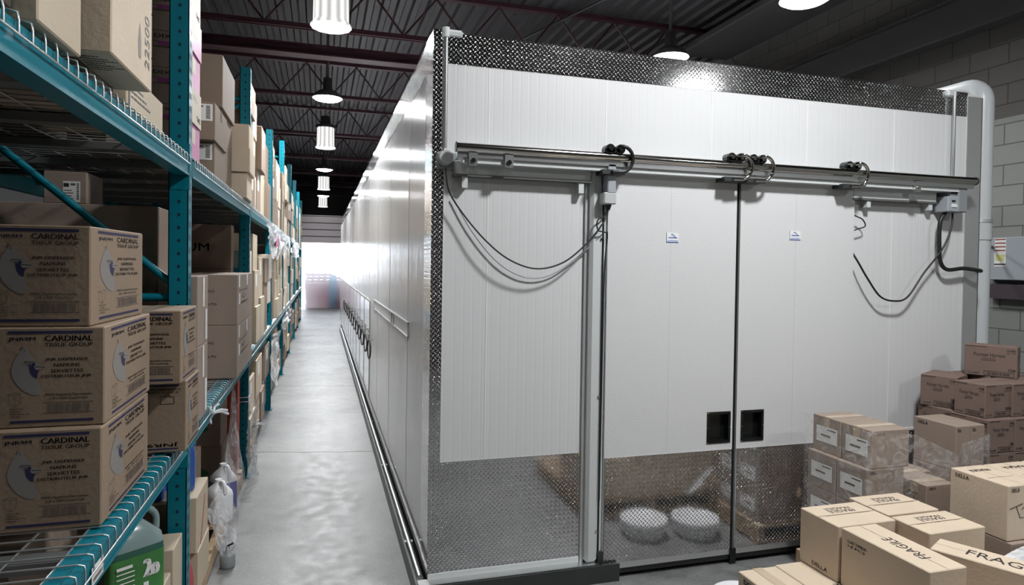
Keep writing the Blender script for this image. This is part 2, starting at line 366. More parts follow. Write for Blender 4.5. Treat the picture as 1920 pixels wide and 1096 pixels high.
# prints -------------------------------------------------------
def cardinal(f, full=True):
    f.rect(.12, .035, .89, .062, 'navy'); f.rect(.14, .925, .90, .95, 'navy')
    f.text('JNR9M', .125, .095, .365, .14, 'navy', .02); f.text('CARDINAL', .45, .082, .89, .138, 'ink', .025); f.text('TISSUE GROUP', .45, .155, .89, .192, 'ink', .014)
    f.text('JNR DISPENSER', .455, .305, .85, .342, 'ink', .02); f.text('NAPKINS', .535, .36, .77, .394, 'ink', .02)
    f.text('SERVIETTES', .505, .42, .80, .454, 'ink', .02); f.text('DISTRIBUTEUR JNR', .42, .475, .88, .512, 'ink', .02)
    f.text('9000 Napkins/Serviettes', .45, .662, .88, .692, 'inkg', .015); f.text('(18 x 500 Case/Cas)', .49, .70, .84, .73, 'inkg', .015)
    f.rect(.43, .752, .90, .757, 'ink'); f.rect(.43, .858, .90, .863, 'ink'); f.barcode(.47, .765, .86, .85)
    def q(px, py): return ((px-8)/897, (py-115)/885)
    body = [q(*p) for p in [(230, 275), (252, 290), (275, 318), (310, 372), (345, 408), (350, 440), (352, 480), (358, 520), (350, 560), (364, 605), (378, 655), (375, 706), (335, 715), (290, 700), (235, 668), (185, 612), (152, 552), (142, 500), (150, 450), (172, 385), (205, 335), (228, 312)]]
    f.poly(body, 'greyp')
    for a, b in (((232, 278), (215, 300)), ((240, 283), (226, 308)), ((245, 300), (250, 330))): f.line(*q(*a), *q(*b), .0016, 'inkg', .0010)
    f.poly([q(*p) for p in [(285, 425), (330, 430), (345, 438), (322, 458), (330, 480), (365, 492), (355, 520), (350, 566), (318, 548), (295, 515), (286, 470)]], 'navy', .0012)
    f.poly([q(*p) for p in [(345, 418), (385, 440), (425, 462), (392, 484), (345, 490), (328, 472), (335, 440)]], 'greyp', .0014)
    f.line(*q(335, 460), *q(415, 464), .0014, 'ink', .0017)
    f.line(*q(245, 412), *q(335, 420), .0016, 'ink', .0016); f.line(*q(240, 428), *q(275, 424), .0012, 'ink', .0016)
    f.poly([q(290+17*math.cos(t*PI/6), 437+11*math.sin(t*PI/6)) for t in range(12)], 'greyp', .0016)
    f.poly([q(290+9*math.cos(t*PI/5), 437+7*math.sin(t*PI/5)) for t in range(10)], 'ink', .0018)
    C = [q(*p) for p in [(120, 698), (172, 712), (222, 692), (168, 686), (130, 790), (178, 812), (216, 772)]]
    for a, b in ((0, 1), (1, 2), (2, 3), (3, 0), (0, 4), (4, 5), (5, 1), (5, 6), (6, 2)): f.line(*C[a], *C[b], .0012, 'inkg')
    for k, tx in enumerate(('MADE IN', 'CANADA', 'FABRIQUE AU', 'CANADA')): f.text(tx, .14, .80+k*.026, .14+.016*len(tx), .815+k*.026, 'inkg')
def small_print(f, x, t, wd, rows, m='inkg', rh=.03):
    for k in range(rows):   # print too small to read: broken strokes
        xx = x; e_ = x+wd*(.6+.4*((k*7) % 3)/2); q = 0
        while xx < e_: f.rect(xx, t+k*rh*1.7+rh*.2, min(e_, xx+wd*(.1, .16, .07)[q % 3]), t+k*rh*1.7+rh*.8, m); xx += wd*(.1, .16, .07)[q % 3]+wd*.025; q += 1
def plain_label(f, x0, t0, x1, t1):
    f.rect(x0, t0, x1, t1, 'label', .0015); w_ = x1-x0; h_ = t1-t0
    f.rect(x0+.52*w_, t0+.12*h_, x0+.93*w_, t0+.19*h_, 'ink', .002); f.rect(x0+.22*w_, t0+.50*h_, x0+.68*w_, t0+.62*h_, 'inkg', .002)
def ship_label(f, x0, t0, x1, t1):
    f.rect(x0, t0, x1, t1, 'label', .0015)
    w_ = x1-x0; h_ = t1-t0
    f.rect(x0+.05*w_, t0+.1*h_, x0+.35*w_, t0+.28*h_, 'ink', .002); f.rect(x0+.45*w_, t0+.1*h_, x0+.72*w_, t0+.2*h_, 'inkg', .002)
    for k in range(4): f.rect(x0+.06*w_, t0+(.42+.13*k)*h_, x0+(.5+.1*(k % 2))*w_, t0+(.46+.13*k)*h_, 'inkg', .002)
    for k in range(9): f.rect(x0+.8*w_, t0+(.1+.09*k)*h_, x0+.93*w_, t0+(.15+.09*k)*h_, 'ink', .002)
def brown_print(f, hi=True):
    f.text('COUNTRY FLAVOUR', .03, .03, .42, .07, 'ink'); f.text('12/500', .8, .10, .96, .16, 'ink', .02); f.text('6x 1.36', .8, .18, .96, .23, 'inkg')
    f.text('Pioneer Harvest', .18, .24, .78, .36, 'ink', .0); f.text('whole beans', .35, .39, .6, .44, 'inkg'); f.text('HARICOTS', .33, .46, .6, .50, 'ink')
    for a in ((.38, .82, .95, .835), (.38, .95, .95, .965), (.38, .82, .39, .965), (.94, .82, .95, .965)): f.rect(*a, 'ink')
    f.barcode(.44, .86, .88, .93, 'ink', 22); f.text('1206', .84, .70, .97, .79, 'ink', .02); f.text('1 06 4500', .03, .88, .3, .94, 'inkg')
def daily(f, t=.06):
    f.text('DELLA', .1, t, .34, t+.07, 'inkg', .03)
def tri_logo(f):
    def ring(sc):
        P = []; c = (.47, .55)
        base = [(.12, .18), (.10, .90), (.88, .62)]
        ctr = (.34, .57)
        for i in range(3):
            A = base[i]; B = base[(i+1) % 3]; Cc = base[(i-1) % 3]
            for a_, b_ in ((.2, 0), (.08, .03), (.03, .08), (0, .2)):
                P.append((A[0]+(Cc[0]-A[0])*a_+(B[0]-A[0])*b_, A[1]+(Cc[1]-A[1])*a_+(B[1]-A[1])*b_))
        return [(ctr[0]+(x-ctr[0])*sc, ctr[1]+(y-ctr[1])*sc) for x, y in P]
    o, i = ring(1), ring(.55); n = len(o)
    for k in range(n):
        a, b, c, d = o[k], o[(k+1) % n], i[(k+1) % n], i[k]
        f.mb.add([f.P(*a, .001), f.P(*b, .001), f.P(*c, .001), f.P(*d, .001)], [(0, 1, 2, 3)], 'greenink')

_boxn = [0]
def carton(loc, dims, label, rotz=0, m='card', group=None, prints=None, tape=None, labels=None, seam=True, name='cardboard_box', flap=False, cat='box'):
    """loc = centre of base; dims = (w along x, d along y, h); tape 'x'/'y' = run along that axis on top"""
    w_, d_, h_ = dims; mb = MB(); mb.box((-w_/2, -d_/2, 0), (w_/2, d_/2, h_), m, ch=.0035)
    F = faces(mb, w_, d_, h_)
    if seam:
        ax = tape or ('y' if d_ > w_ else 'x')
        if ax == 'y': F['top'].rect(.496, 0, .504, 1, 'seam')
        else: F['top'].rect(0, .494, 1, .506, 'seam')
    if prints:
        for fc, fn in prints: fn(F[fc])
    o = mb.build(name, loc=loc, rotz=rotz); tag(o, label, cat, group)
    if tape:
        tb = MB(); hw = .024; e = .0013; dr = min(.06, h_*.3)
        if tape == 'y':
            tb.add([(-hw, -d_/2-e, h_-dr), (hw, -d_/2-e, h_-dr), (hw, -d_/2-e, h_+e), (-hw, -d_/2-e, h_+e), (hw, d_/2+e, h_+e), (-hw, d_/2+e, h_+e), (hw, d_/2+e, h_-dr), (-hw, d_/2+e, h_-dr)], [(0, 1, 2, 3), (3, 2, 4, 5), (5, 4, 6, 7)], 'tape')
        else:
            tb.add([(-w_/2-e, hw, h_-dr), (-w_/2-e, -hw, h_-dr), (-w_/2-e, -hw, h_+e), (-w_/2-e, hw, h_+e), (w_/2+e, -hw, h_+e), (w_/2+e, hw, h_+e), (w_/2+e, -hw, h_-dr), (w_/2+e, hw, h_-dr)], [(0, 1, 2, 3), (3, 2, 4, 5), (5, 4, 6, 7)], 'tape')
        tb.build('packing_tape', o)
    if labels:
        for fc, r in labels:
            lb = MB(); (plain_label if fc == 'left' else ship_label)(faces(lb, w_, d_, h_)[fc], *r); lb.build('shipping_label', o, label='white printed label')
    if flap:
        fb = MB(); fb.box((-w_/2+.003, -d_/2+.002, h_+.0012), (w_/2-.003, -.003, h_+.004), m); fb.build('top_flap', o)
    return o
def cbox(x0, x1, y0, y1, z0, z1, label, rot=0, **k):
    return carton(((x0+x1)/2, (y0+y1)/2, z0), (x1-x0, y1-y0, z1-z0), label, rot, **k)

# ================================================================== SETTING
XW0, XW1, YW0, YW1, ZC = -3.4, 6.4, -4.0, 29.6, 5.25
YP_ = 25.5   # wall with the loading door; the roof carries on beyond it
mb = MB(); mb.box((XW0, YW0, -.1), (XW1, 60, 0), 'floor'); struct(mb.build('floor'))
mb = MB(); P = .2; x = XW0
prof = []
while x < XW1:
    prof += [(x, 0), (x+.06, 0), (x+.085, .045), (x+.165, .045), (x+.19, 0)]; x += P
V = [(px, YW0, ZC+pz) for px, pz in prof]+[(px, YW1, ZC+pz) for px, pz in prof]; n = len(prof)
mb.add(V, [(i, i+1, n+i+1, n+i) for i in range(n-1)], 'deck'); mb.box((XW0, YW0, ZC+.06), (XW1, YW1, ZC+.12), 'deck')
struct(mb.build('ceiling'))
mb = MB(); mb.box((XW0-.1, YW0, 0), (XW0, YW1, ZC+.1), 'darkwall'); struct(mb.build('wall_left'))
mb = MB(); mb.box((XW1, YW0, 0), (XW1+.1, YW1, 3.26), 'block'); mb.box((XW1+.03, YW0, 3.26), (XW1+.13, YW1, ZC+.1), 'block2'); struct(mb.build('wall_right'))
mb = MB(); mb.box((XW0, YW0-.1, 0), (XW1, YW0, ZC+.1), 'darkwall'); struct(mb.build('wall_front'))
mb = MB(); OX0, OX1, OZ = -1.7, 1.9, 2.49
mb.box((XW0, YP_, 0), (OX0, YP_+.12, 3.52), 'siding'); mb.box((OX1, YP_, 0), (XW1, YP_+.12, 3.52), 'siding'); mb.box((OX0, YP_, OZ+.02), (OX1, YP_+.12, 3.52), 'siding')
struct(mb.build('wall_back'))
mb = MB(); mb.box((XW0, YW1, 3.3), (XW1, YW1+.12, ZC+.1), 'darkwall'); mb.box((XW0, YP_+.12, 3.44), (XW1, YW1, 3.52), 'darkwall'); struct(mb.build('end_wall_sky_block'))  # upper end wall, plus a soffit added to keep sky light off the joists
# overhead door, its lower sections showing above the opening
mb = MB()
for k in range(4):
    z = OZ+k*.25; mb.box((OX0-.1, YP_-.08, z), (OX1+.1, YP_-.03, z+.215), 'siding', ch=.01); mb.box((OX0-.1, YP_-.06, z+.215), (OX1+.1, YP_-.03, z+.25), 'deck')
dr = struct(mb.build('door_1'))
sc = thing('strip_curtain', (0, YP_+.2, 0), 'clear vinyl strip curtain hanging in the bright loading doorway', 'curtain')
for k in range(9):
    mb = MB(); x = OX0+.02+k*.4
    mb.sheet(lambda u, v, x=x: Vector((x+.41*u, (.03 if k % 2 else 0)+.012*math.sin(u*3+k)+.015*math.sin(v*6+k), .03+v*(3.40-.03))), 4, 8, 'strip'); mb.build('vinyl_strip', sc)

# trusses
for i, y in enumerate((5.1, 8.5, 11.9, 15.4, 18.9, 22.3, 25.8, 29.2)):
    t = thing('roof_joist', (0, y, 4.62), 'burgundy open web steel roof joist, %s from the camera' % ('first second third fourth fifth sixth seventh eighth ninth tenth'.split()[i]), 'roof joist', 'open web joists under the roof deck')
    mb = MB(); mb.box((XW0+.02, -.045, 0), (XW1-.02, -.02, .05), 'joist'); mb.box((XW0+.02, .02, 0), (XW1-.02, .045, .05), 'joist'); mb.box((XW0+.02, -.05, .04), (XW1-.02, .05, .055), 'joist'); mb.build('bottom_chord', t)
    mb = MB(); mb.box((XW0+.02, -.05, .57), (XW1-.02, .05, .625), 'joist'); mb.build('top_chord', t)
    mb = MB(); x = XW0+.2; s = 0
    while x < XW1-.6:
        mb.tube([(x, 0, .05 if s == 0 else .57), (x+.42, 0, .57 if s == 0 else .05)], .014, 'joist', 6); x += .42; s ^= 1
    mb.build('web', t)
t = thing('steel_girder', (0, 9.0, 4.44), 'heavy burgundy steel girder crossing above the near aisle lamp', 'girder')
mb = MB(); mb.box((XW0+.01, -.1, 0), (XW1-.01, .1, .02), 'joist'); mb.box((XW0+.01, -.008, .02), (XW1-.01, .008, .12), 'joist'); mb.box((XW0+.01, -.1, .12), (XW1-.01, .1, .135), 'joist'); mb.build('flanged_beam', t)
mb = MB(); mb.tube([(0, 0, 0), (1.4, -4.4, 0)], .02, 'curb', 8); tag(mb.build('sprinkler_pipe', loc=(2.6, 10.2, 5.12)), 'slanting sprinkler pipe in the dark roof above the freezer', 'pipe')
# beam and lighter soffit high at the right wall
mb = MB(); mb.box((5.9, -3.9, 4.05), (6.05, 29.5, 4.07), 'darkwall'); mb.box((5.965, -3.9, 4.07), (5.985, 29.5, 4.4), 'darkwall'); mb.box((5.9, -3.9, 4.4), (6.05, 29.5, 4.42), 'darkwall')
tag(mb.build('crane_beam'), 'long dark steel beam running along high beside the block wall', 'beam')
mb = MB(); mb.box((4.9, -3.9, 4.8), (5.7, 8.4, 4.9), 'darkwall', ch=.02); tag(mb.build('ventilation_duct'), 'flat grey duct under the dark roof at the upper right', 'duct')

# ------------------------------------------------------------------ lamps
def make_highbay():
    t = thing('high_bay_lamp', (0, 0, 0), '', 'ceiling lamp', 'high bay lamps over the aisle')
    mb = MB(); mb.lathe([(.195, -.02), (.195, .0), (.17, .03), (.165, .38), (.15, .40)], (0, 0, 0), 'lampglow', 48, .02, 12); mb.lathe([(0, .02), (.165, .02)], (0, 0, 0), 'lampglow', 24); mb.build('refractor', t)
    mb = MB(); mb.lathe([(.205, .38), (.205, .43), (.10, .47), (.09, .62), (.0, .63)], (0, 0, 0), 'lampbody', 24); mb.build('housing', t)
    mb = MB(); mb.cyl((0, 0, .62), (0, 0, 1.152), .006, 'lampbody', 6); mb.tube([(.0, 0, .62), (.08, 0, .75), (.03, 0, .9), (.1, 0, 1.0)], .006, 'rubber', 6); mb.build('hanging_rod', t)
    return t
def make_dome():
    t = thing('dome_lamp', (0, 0, 0), '', 'ceiling lamp', 'low dome lamps over the aisle')
    mb = MB(); mb.lathe([(.22, 0), (.20, .05), (.14, .10), (.07, .13), (.06, .3), (0, .31)], (0, 0, 0), 'lampbody', 28); mb.build('shade', t)
    mb = MB(); mb.lathe([(0, -.045), (.1, -.04), (.18, -.02), (.21, .01)], (0, 0, 0), 'lampglow2', 28); mb.build('lens', t)
    mb = MB(); mb.cyl((0, 0, .3), (0, 0, 1.052), .02, 'lampbody', 8); mb.build('stem', t)
    return t
hb, dm = make_highbay(), make_dome(); used = {0: False, 1: False}
ordn = 'first second third fourth fifth sixth seventh eighth ninth tenth'.split()
for i, y in enumerate(AISLE_Y):
    k = 0 if i in (0, 2, 4, 6, 8) else 1; src = (hb, dm)[k]
    z = 4.1 if k == 0 else 4.2
    if i < 2:
        area_light('lamp_light', (.08, y, z-.06), .36, LAMP_P*(.1, .12)[i], color=(.985, .99, 1)); continue
    lab = ('fluted high bay lamp' if k == 0 else 'shallow dome lamp')+' over the aisle, %s in its row from the camera' % ordn[i-2]
    if not used[k]: src.location = (.08, y, z); src['label'] = lab; used[k] = True
    else: dup(src, (.08, y, z), lab)
    if y < 23: area_light('lamp_light', (.08, y, z-.06), .36, LAMP_P*.98, color=(.97, .985, 1))
for i, (x, y, z) in enumerate(SIDE_LAMPS):
    if i: dup(dm, (x, y, z), ('dome lamp at the top edge of the frame above the freezer', 'dome lamp glaring just above the diamond plate band of the freezer')[i-1])['group'] = 'dome lamps above the freezer'
    area_light('lamp_light', (x, y, z-.06), .4, LAMP_P*(.5 if i == 0 else .4), color=(.985, .99, 1))
area_light('lamp_light', (2.3, 1.45, 4.25), .4, LAMP_P*1.22, color=(.985, .99, 1))

# ================================================================== FREEZER
FX0, FX1, FY, FY1, FZ0, FZ1 = .553, 4.29, 3.38, 19.4, .095, 2.955
fr = thing('walk_in_freezer', (FX0, FY, 0), 'long white walk-in freezer with diamond plate trim and two sliding doors', 'walk-in freezer')
OG = (FX0, FY, 0)
def fp(mb, name, label=None, parent=None): return mb.build(name, parent or fr, origin=OG, label=label)
mb = MB(); mb.box((FX0+.004, FY+.004, FZ0), (FX1-.004, FY1, FZ1-.01), 'panel')
mb.box((.612, FY, .71), (4.165, FY+.004, 2.795), 'panel'); fp(mb, 'front_wall', 'white ribbed insulated front panels')
mb = MB(); mb.box((FX0, FY+.23, .22), (FX0+.004, FY1, 2.80), 'panel_side'); fp(mb, 'side_wall', 'white ribbed side panels')
mb = MB(); mb.box((.553, FY-.003, .13), (1.40, FY+.004, .71), 'diamond')
for xs in ((.553, 1.5),): pass
mb.box((1.40, FY, .095), (4.165, FY+.004, .71), 'diamond'); fp(mb, 'front_kick_plate', 'diamond plate kick panel')
mb = MB(); mb.box((.553, FY-.002, 2.795), (4.165, FY+.004, FZ1), 'diamond'); fp(mb, 'top_band', 'diamond plate top band')
mb = MB(); mb.box((FX0-.002, FY+.09, 2.79), (FX0+.004, FY1, FZ1), 'diamond'); fp(mb, 'side_top_band', 'diamond plate top band')
mb = MB(); mb.box((FX0-.003, FY-.004, .105), (FX0+.0, FY+.235, FZ1+.01), 'diamond'); mb.box((FX0-.003, FY-.007, .105), (FX0+.058, FY-.003, FZ1+.01), 'diamond'); fp(mb, 'corner_trim', 'diamond plate corner trim')
mb = MB(); mb.box((4.165, FY-.006, .105), (4.295, FY, 2.93), 'alu_matt'); mb.box((4.29, FY-.006, .105), (4.296, FY+.15, 2.93), 'alu_matt'); fp(mb, 'corner_trim', 'pale metal corner trim')
mb = MB(); mb.box((FX0-.001, FY+.235, .12), (FX0+.003, FY1, .225), 'diamond'); fp(mb, 'side_kick_plate', 'diamond plate strip at the foot of the side')
# panel joints
mb = MB()
for k in range(6):
    x = .852+.6755*k
    if x < 4.1: mb.box((x-.003, FY-.0016, .715), (x+.003, FY+.001, 2.79), 'label')
for k in range(13): mb.box((FX0-.001, 4.3+1.17*k, .23), (FX0+.001, 4.3+1.17*k+.008, 2.78), 'whitetrim')
fp(mb, 'panel_joint')
mb = MB(); mb.box((3.22, FY-.004, .705), (4.165, FY, .722), 'label'); fp(mb, 'trim_strip')
# base: white ledge and dark curb
mb = MB(); mb.box((.50, 3.31, .085), (1.5, FY, .1), 'alu'); mb.box((.553, FY-.012, .1), (1.40, FY, .128), 'whitetrim'); fp(mb, 'sill', 'bright metal sill')
mb = MB(); mb.box((.488, 3.295, 0), (1.618, 3.307, .097), 'curb'); fp(mb, 'front_curb', 'dark steel curb')
mb = MB(); mb.box((3.22, 3.35, 0), (4.295, FY+.1, .1), 'curb'); fp(mb, 'base_plinth', 'dark plinth under the right corner')
mb = MB(); mb.box((.488, 3.307, 0), (.498, 17.3, .097), 'curb'); mb.box((.498, 3.39, 0), (.545, 17.3, .06), 'alu')
for k in range(9): mb.box((.498, 3.9+1.55*k, .06), (.548, 3.93+1.55*k, .085), 'alu')
mb.cyl((.525, 3.45, .075), (.525, 17.2, .075), .018, 'alu', 10); fp(mb, 'side_curb', 'dark steel curb with a bright rail inside')
# stainless sheet, hoops, outlined strip on the aisle side
mb = MB(); mb.box((FX0-.004, 7.66, .22), (FX0-.0005, FY1-.3, 1.31), 'mirror'); mb.box((FX0-.008, 7.66, 1.305), (FX0, FY1-.3, 1.33), 'whitetrim')
for k in range(12): mb.box((FX0-.008, 7.66+k*.95, .22), (FX0, 7.68+k*.95, 1.31), 'alu_matt')
fp(mb, 'stainless_guard', 'polished steel guard sheet on the side')
mb = MB(); y0, y1, z0, z1 = 4.25, 7.05, 1.27, 1.37
mb.box((FX0-.006, y0, z1-.012), (FX0, y1, z1), 'whitetrim'); mb.box((FX0-.006, y0, z0), (FX0, y1, z0+.006), 'alu')
for y in (y0, 5.15, 5.3, y1-.02): mb.box((FX0-.006, y, z0), (FX0, y+.015, z1), 'whitetrim')
fp(mb, 'outlined_strip', 'narrow framed strip on the side')
# frame around the parked door track and the left post
mb = MB()
mb.box((1.405, FY-.016, .1), (1.425, FY, 2.25), 'alu_matt'); mb.box((1.425, FY-.05, .1), (1.500, FY, 2.28), 'whitetrim', ch=.022)
for z in (.28, 1.03, 1.9): mb.cyl((1.487, FY-.056, z), (1.487, FY-.04, z), .007, 'chrome', 10)
fp(mb, 'door_jamb', 'pale bullnosed door jamb')
mb = MB(); mb.box((1.503, FY-.03, .1), (1.512, FY, 2.3), 'rubber'); fp(mb, 'door_seal', 'black rubber seal')
mb = MB(); mb.box((1.512, FY-.035, .1), (1.53, FY, 2.3), 'whitetrim'); mb.box((1.50, FY-.05, .085), (1.56, FY-.035, .16), 'curb'); fp(mb, 'door_edge_frame')
# doors
DY = 3.33
def sliding_door(x0, x1, hx, roundr, lx, lz):
    d = MB(); z0, z1 = .055, 2.285
    hz0, hz1 = .735, .897; h0, h1 = hx, hx+.135
    d.box((x0, DY+.004, z0), (x1, FY-.006, .735), 'whitetrim'); d.box((x0, DY+.004, .897), (x1, FY-.006, z1-(.06 if roundr else 0)), 'door')
    if roundr:
        pts = [(x0, z1-.06), (x1, z1-.06)]+[(x1-.06+.06*math.cos(a*PI/12), z1-.06+.06*math.sin(a*PI/12)) for a in range(1, 7)]+[(x0, z1)]
    else: pts = [(x0, z1-.001), (x1, z1-.001), (x1, z1), (x0, z1)]
    n_ = len(pts); d.add([(a, DY, b) for a, b in pts]+[(a, FY-.006, b) for a, b in pts], [tuple(range(n_))]+[(i, i+n_, (i+1) % n_+n_, (i+1) % n_) for i in range(n_)], 'door')
    zt = z1-(.06 if roundr else .001)
    for a, b, c_, e_ in ((x0, .683, x1, hz0), (x0, hz1, x1, zt), (x0, hz0, h0, hz1), (h1, hz0, x1, hz1)):
        d.box((a, DY, b), (c_, DY+.004, e_), 'door')
    d.box((x0, DY+.004, hz0), (h0, FY-.006, hz1), 'door'); d.box((h1, DY+.004, hz0), (x1, FY-.006, hz1), 'door')
    xs = (x0+x1)/2-.02; d.box((xs-.0015, DY-.0008, .69), (xs+.0015, DY, z1-.02), 'whitetrim')
    door = fp(d, 'sliding_door', 'white embossed sliding freezer door')
    k = MB(); k.box((x0-.003, FY-.03, z0+.02), (x0+.01, FY-.005, z1-.03), 'gasket'); k.box((x1-.01, FY-.03, z0+.02), (x1+.014, FY-.005, z1-(.05 if roundr else .02)), 'gasket'); fp(k, 'gasket_shadow', 'dark gasket strips, widened at the right as door shadow', door)  # right strip is widened into a dark line for the door's shadow
    k = MB(); k.box((x0+.005, DY-.003, z0+.035), (x1-.004, DY, .683), 'diamond'); fp(k, 'door_kick_plate', 'diamond plate', door)
    k = MB(); k.box((x0, DY-.002, z0), (x1, DY+.003, z0+.035), 'alu_matt'); k.box((x0, DY+.002, z0-.03), (x1, DY+.03, z0), 'rubber'); fp(k, 'door_sweep', 'metal edge with black sweep', door)
    k = MB(); b = .012
    for a in ((h0-b, hz0-b, h1+b, hz0+.004), (h0-b, hz1-.004, h1+b, hz1+b), (h0-b, hz0, h0+.004, hz1), (h1-.004, hz0, h1+b, hz1)): k.box((a[0], DY-.004, a[1]), (a[2], DY+.001, a[3]), 'blackpl')
    k.box((h0+.001, DY+.037, hz0+.001), (h1-.001, DY+.04, hz1-.001), 'blackpl')
    k.box((h0, DY+.0, hz0), (h0+.003, DY+.04, hz1), 'blackpl'); k.box((h1-.003, DY, hz0), (h1, DY+.04, hz1), 'blackpl'); k.box((h0, DY, hz0), (h1, DY+.04, hz0+.003), 'blackpl'); k.box((h0, DY, hz1-.003), (h1, DY+.04, hz1), 'blackpl')
    for (sx, sz) in ((h0-.006, hz0-.006), (h0-.006, hz1+.006), (h0-.006, (hz0+hz1)/2), (h1+.006, hz1+.006), (h1+.006, hz0-.006), (h1+.006, (hz0+hz1)/2)): k.cyl((sx, DY-.006, sz), (sx, DY-.003, sz), .0035, 'chrome', 8)
    hd = fp(k, 'recessed_handle', 'black recessed pull handle', door)
    k = MB(); k.box((lx, DY-.002, lz), (lx+.078, DY, lz+.055), 'label'); Fc = Face(k, (lx, DY-.002, lz), (1, 0, 0), (0, 0, 1), .078, .055)
    Fc.rect(0, .93, 1, 1, 'blueink'); Fc.rect(0, 0, .03, 1, 'blueink'); Fc.rect(.16, .46, .88, .56, 'blueink'); Fc.line(.45, .12, .72, .42, .004, 'blueink', .0012); Fc.line(.45, .12, .35, .28, .003, 'blueink', .0012); Fc.rect(.1, .80, .92, .85, 'blueink')
    fp(k, 'maker_sticker', 'small pale blue sticker', door)
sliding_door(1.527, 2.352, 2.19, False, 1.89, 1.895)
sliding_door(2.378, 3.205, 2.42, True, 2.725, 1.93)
mb = MB(); mb.box((2.353, DY+.006, .03), (2.377, FY-.01, 2.285), 'rubber'); mb.box((2.366, DY-.002, .03), (2.377, DY+.01, 2.285), 'gasket'); mb.box((2.345, DY-.012, .0), (2.385, DY+.02, .09), 'blackpl'); fp(mb, 'meeting_seal', 'dark rubber seal between the doors')
# track
ty = 3.26
mb = MB(); mb.cyl((.655, ty, 2.345), (4.10, ty, 2.345), .024, 'chrome', 20); mb.box((.66, ty, 2.295), (4.095, ty+.012, 2.335), 'alu')
mb.cyl((.650, ty, 2.345), (.655, ty, 2.345), .027, 'blackpl', 20); mb.cyl((4.10, ty, 2.345), (4.107, ty, 2.345), .027, 'curb', 20)
tr = fp(mb, 'track_rail', 'polished steel door track rail')
mb = MB()
mb.box((.69, ty+.012, 2.27), (4.0, FY, 2.325), 'whitetrim'); mb.box((.66, FY-.055, 2.215), (1.42, FY, 2.29), 'whitetrim', ch=.006); mb.box((3.19, FY-.055, 2.20), (3.86, FY, 2.275), 'whitetrim', ch=.006); mb.box((1.42, FY-.04, 2.285), (3.2, FY, 2.335), 'whitetrim')
mb.box((.655, FY-.058, 2.208), (1.42, FY-.002, 2.217), 'gasket'); mb.box((3.19, FY-.058, 2.193), (3.86, FY-.002, 2.202), 'gasket')
for x in (.70, 1.35, 3.3, 3.8): mb.box((x, FY-.05, 2.15), (x+.03, FY, 2.22), 'whitetrim')
fp(mb, 'track_housing', 'pale metal header behind the rail')
for x in (.74, .93, 3.62):
    mb = MB(); mb.box((x-.022, ty-.01, 2.255), (x+.022, ty+.02, 2.32), 'alu'); mb.cyl((x, ty-.018, 2.28), (x, ty-.008, 2.28), .012, 'chrome', 12); fp(mb, 'track_bracket', 'bright steel bracket')
for (x, fl) in ((1.52, 1), (2.275, 1), (2.42, 1), (3.10, 1)):
    mb = MB()
    for dx in (-.03, .03): mb.cyl((x+dx, ty-.03, 2.385), (x+dx, ty+.03, 2.385), .026, 'blackpl', 14); mb.cyl((x+dx, ty-.04, 2.385), (x+dx, ty-.03, 2.385), .013, 'chrome', 8)
    mb.box((x-.06, ty-.03, 2.36), (x+.03, ty+.03, 2.395), 'blackpl', ch=.008)
    roll = fp(mb, 'track_roller', 'black twin wheel door roller')
    mb = MB(); pts = [(x+.03, ty-.035, 2.40)]+[(x+.035+.065*math.cos(a), ty-.035-.01*math.sin(a), 2.33+.068*math.sin(a)) for a in [PI/2-k*PI/10 for k in range(11)]]+[(x-.02, ty-.03, 2.262)]
    mb.tube(pts, .010, 'rubber' if x < 2 else 'chrome', 8); mb.box((x-.07, ty-.02, 2.25), (x+.06, DY+.01, 2.275), 'curb'); fp(mb, 'hanger_arm', 'curved hanger arm', roll)
# control boxes and conduits fixed to the freezer front
t = thing('junction_box', (.615, FY-.05, 2.30), 'round frosted dome junction box by the left end of the door track', 'junction box')
mb = MB(); mb.cyl((0, .045, 0), (0, -.015, 0), .045, 'domegrey', 24, .036); mb.build('dome', t)
mb = MB(); mb.box((-.045, .02, -.055), (.06, .046, .03), 'boxdark', ch=.006); mb.build('back_plate', t)
mb = MB(); mb.cyl((0, 0, 0), (0, 0, .57), .011, 'conduit', 12); mb.cyl((0, 0, .57), (0, 0, .62), .017, 'whitetrim', 12); mb.box((0, .02, .575), (.1, .12, .625), 'domegrey', ch=.015)
tag(mb.build('conduit_pipe', loc=(.612, FY-.028, 2.35)), 'vertical metal conduit rising from the dome junction box at the left corner', 'conduit')
mb = MB(); mb.cyl((0, 0, 0), (0, 0, .56), .011, 'conduit', 12); mb.box((-.05, .0, .53), (.03, .05, .575), 'whitetrim', ch=.01)
tag(mb.build('conduit_pipe', loc=(4.02, FY-.028, 2.38)), 'vertical metal conduit above the right end of the door track', 'conduit')
t = thing('control_box', (3.98, FY-.11, 2.14), 'grey electrical control box under the right end of the door track', 'control box')
mb = MB(); mb.box((-.09, 0, 0), (.0, .108, .10), 'boxgrey', ch=.005); mb.box((0, .0, .0), (.075, .108, .19), 'boxdark', ch=.005); mb.box((-.05, .02, .10), (.06, .108, .22), 'boxgrey', ch=.005); mb.build('enclosure', t)
mb = MB(); mb.box((-.045, .012, .12), (.01, .021, .19), 'blackpl'); mb.build('switch_window', t, label='black window')
mb = MB(); mb.box((-.06, -.004, .03), (-.015, .001, .05), 'label'); mb.box((-.06, -.003, .065), (-.03, .001, .075), 'blackpl'); mb.build('rating_plate', t)
t = thing('limit_switch_box', (1.49, FY-.12, 2.09), 'grey box hanging at the left door post below the roller', 'junction box')
mb = MB(); mb.box((-.0, 0, .06), (.05, .07, .22), 'boxgrey', ch=.005); mb.box((-.02, .0, 0), (.055, .069, .065), 'domegrey', ch=.006); mb.build('enclosure', t)
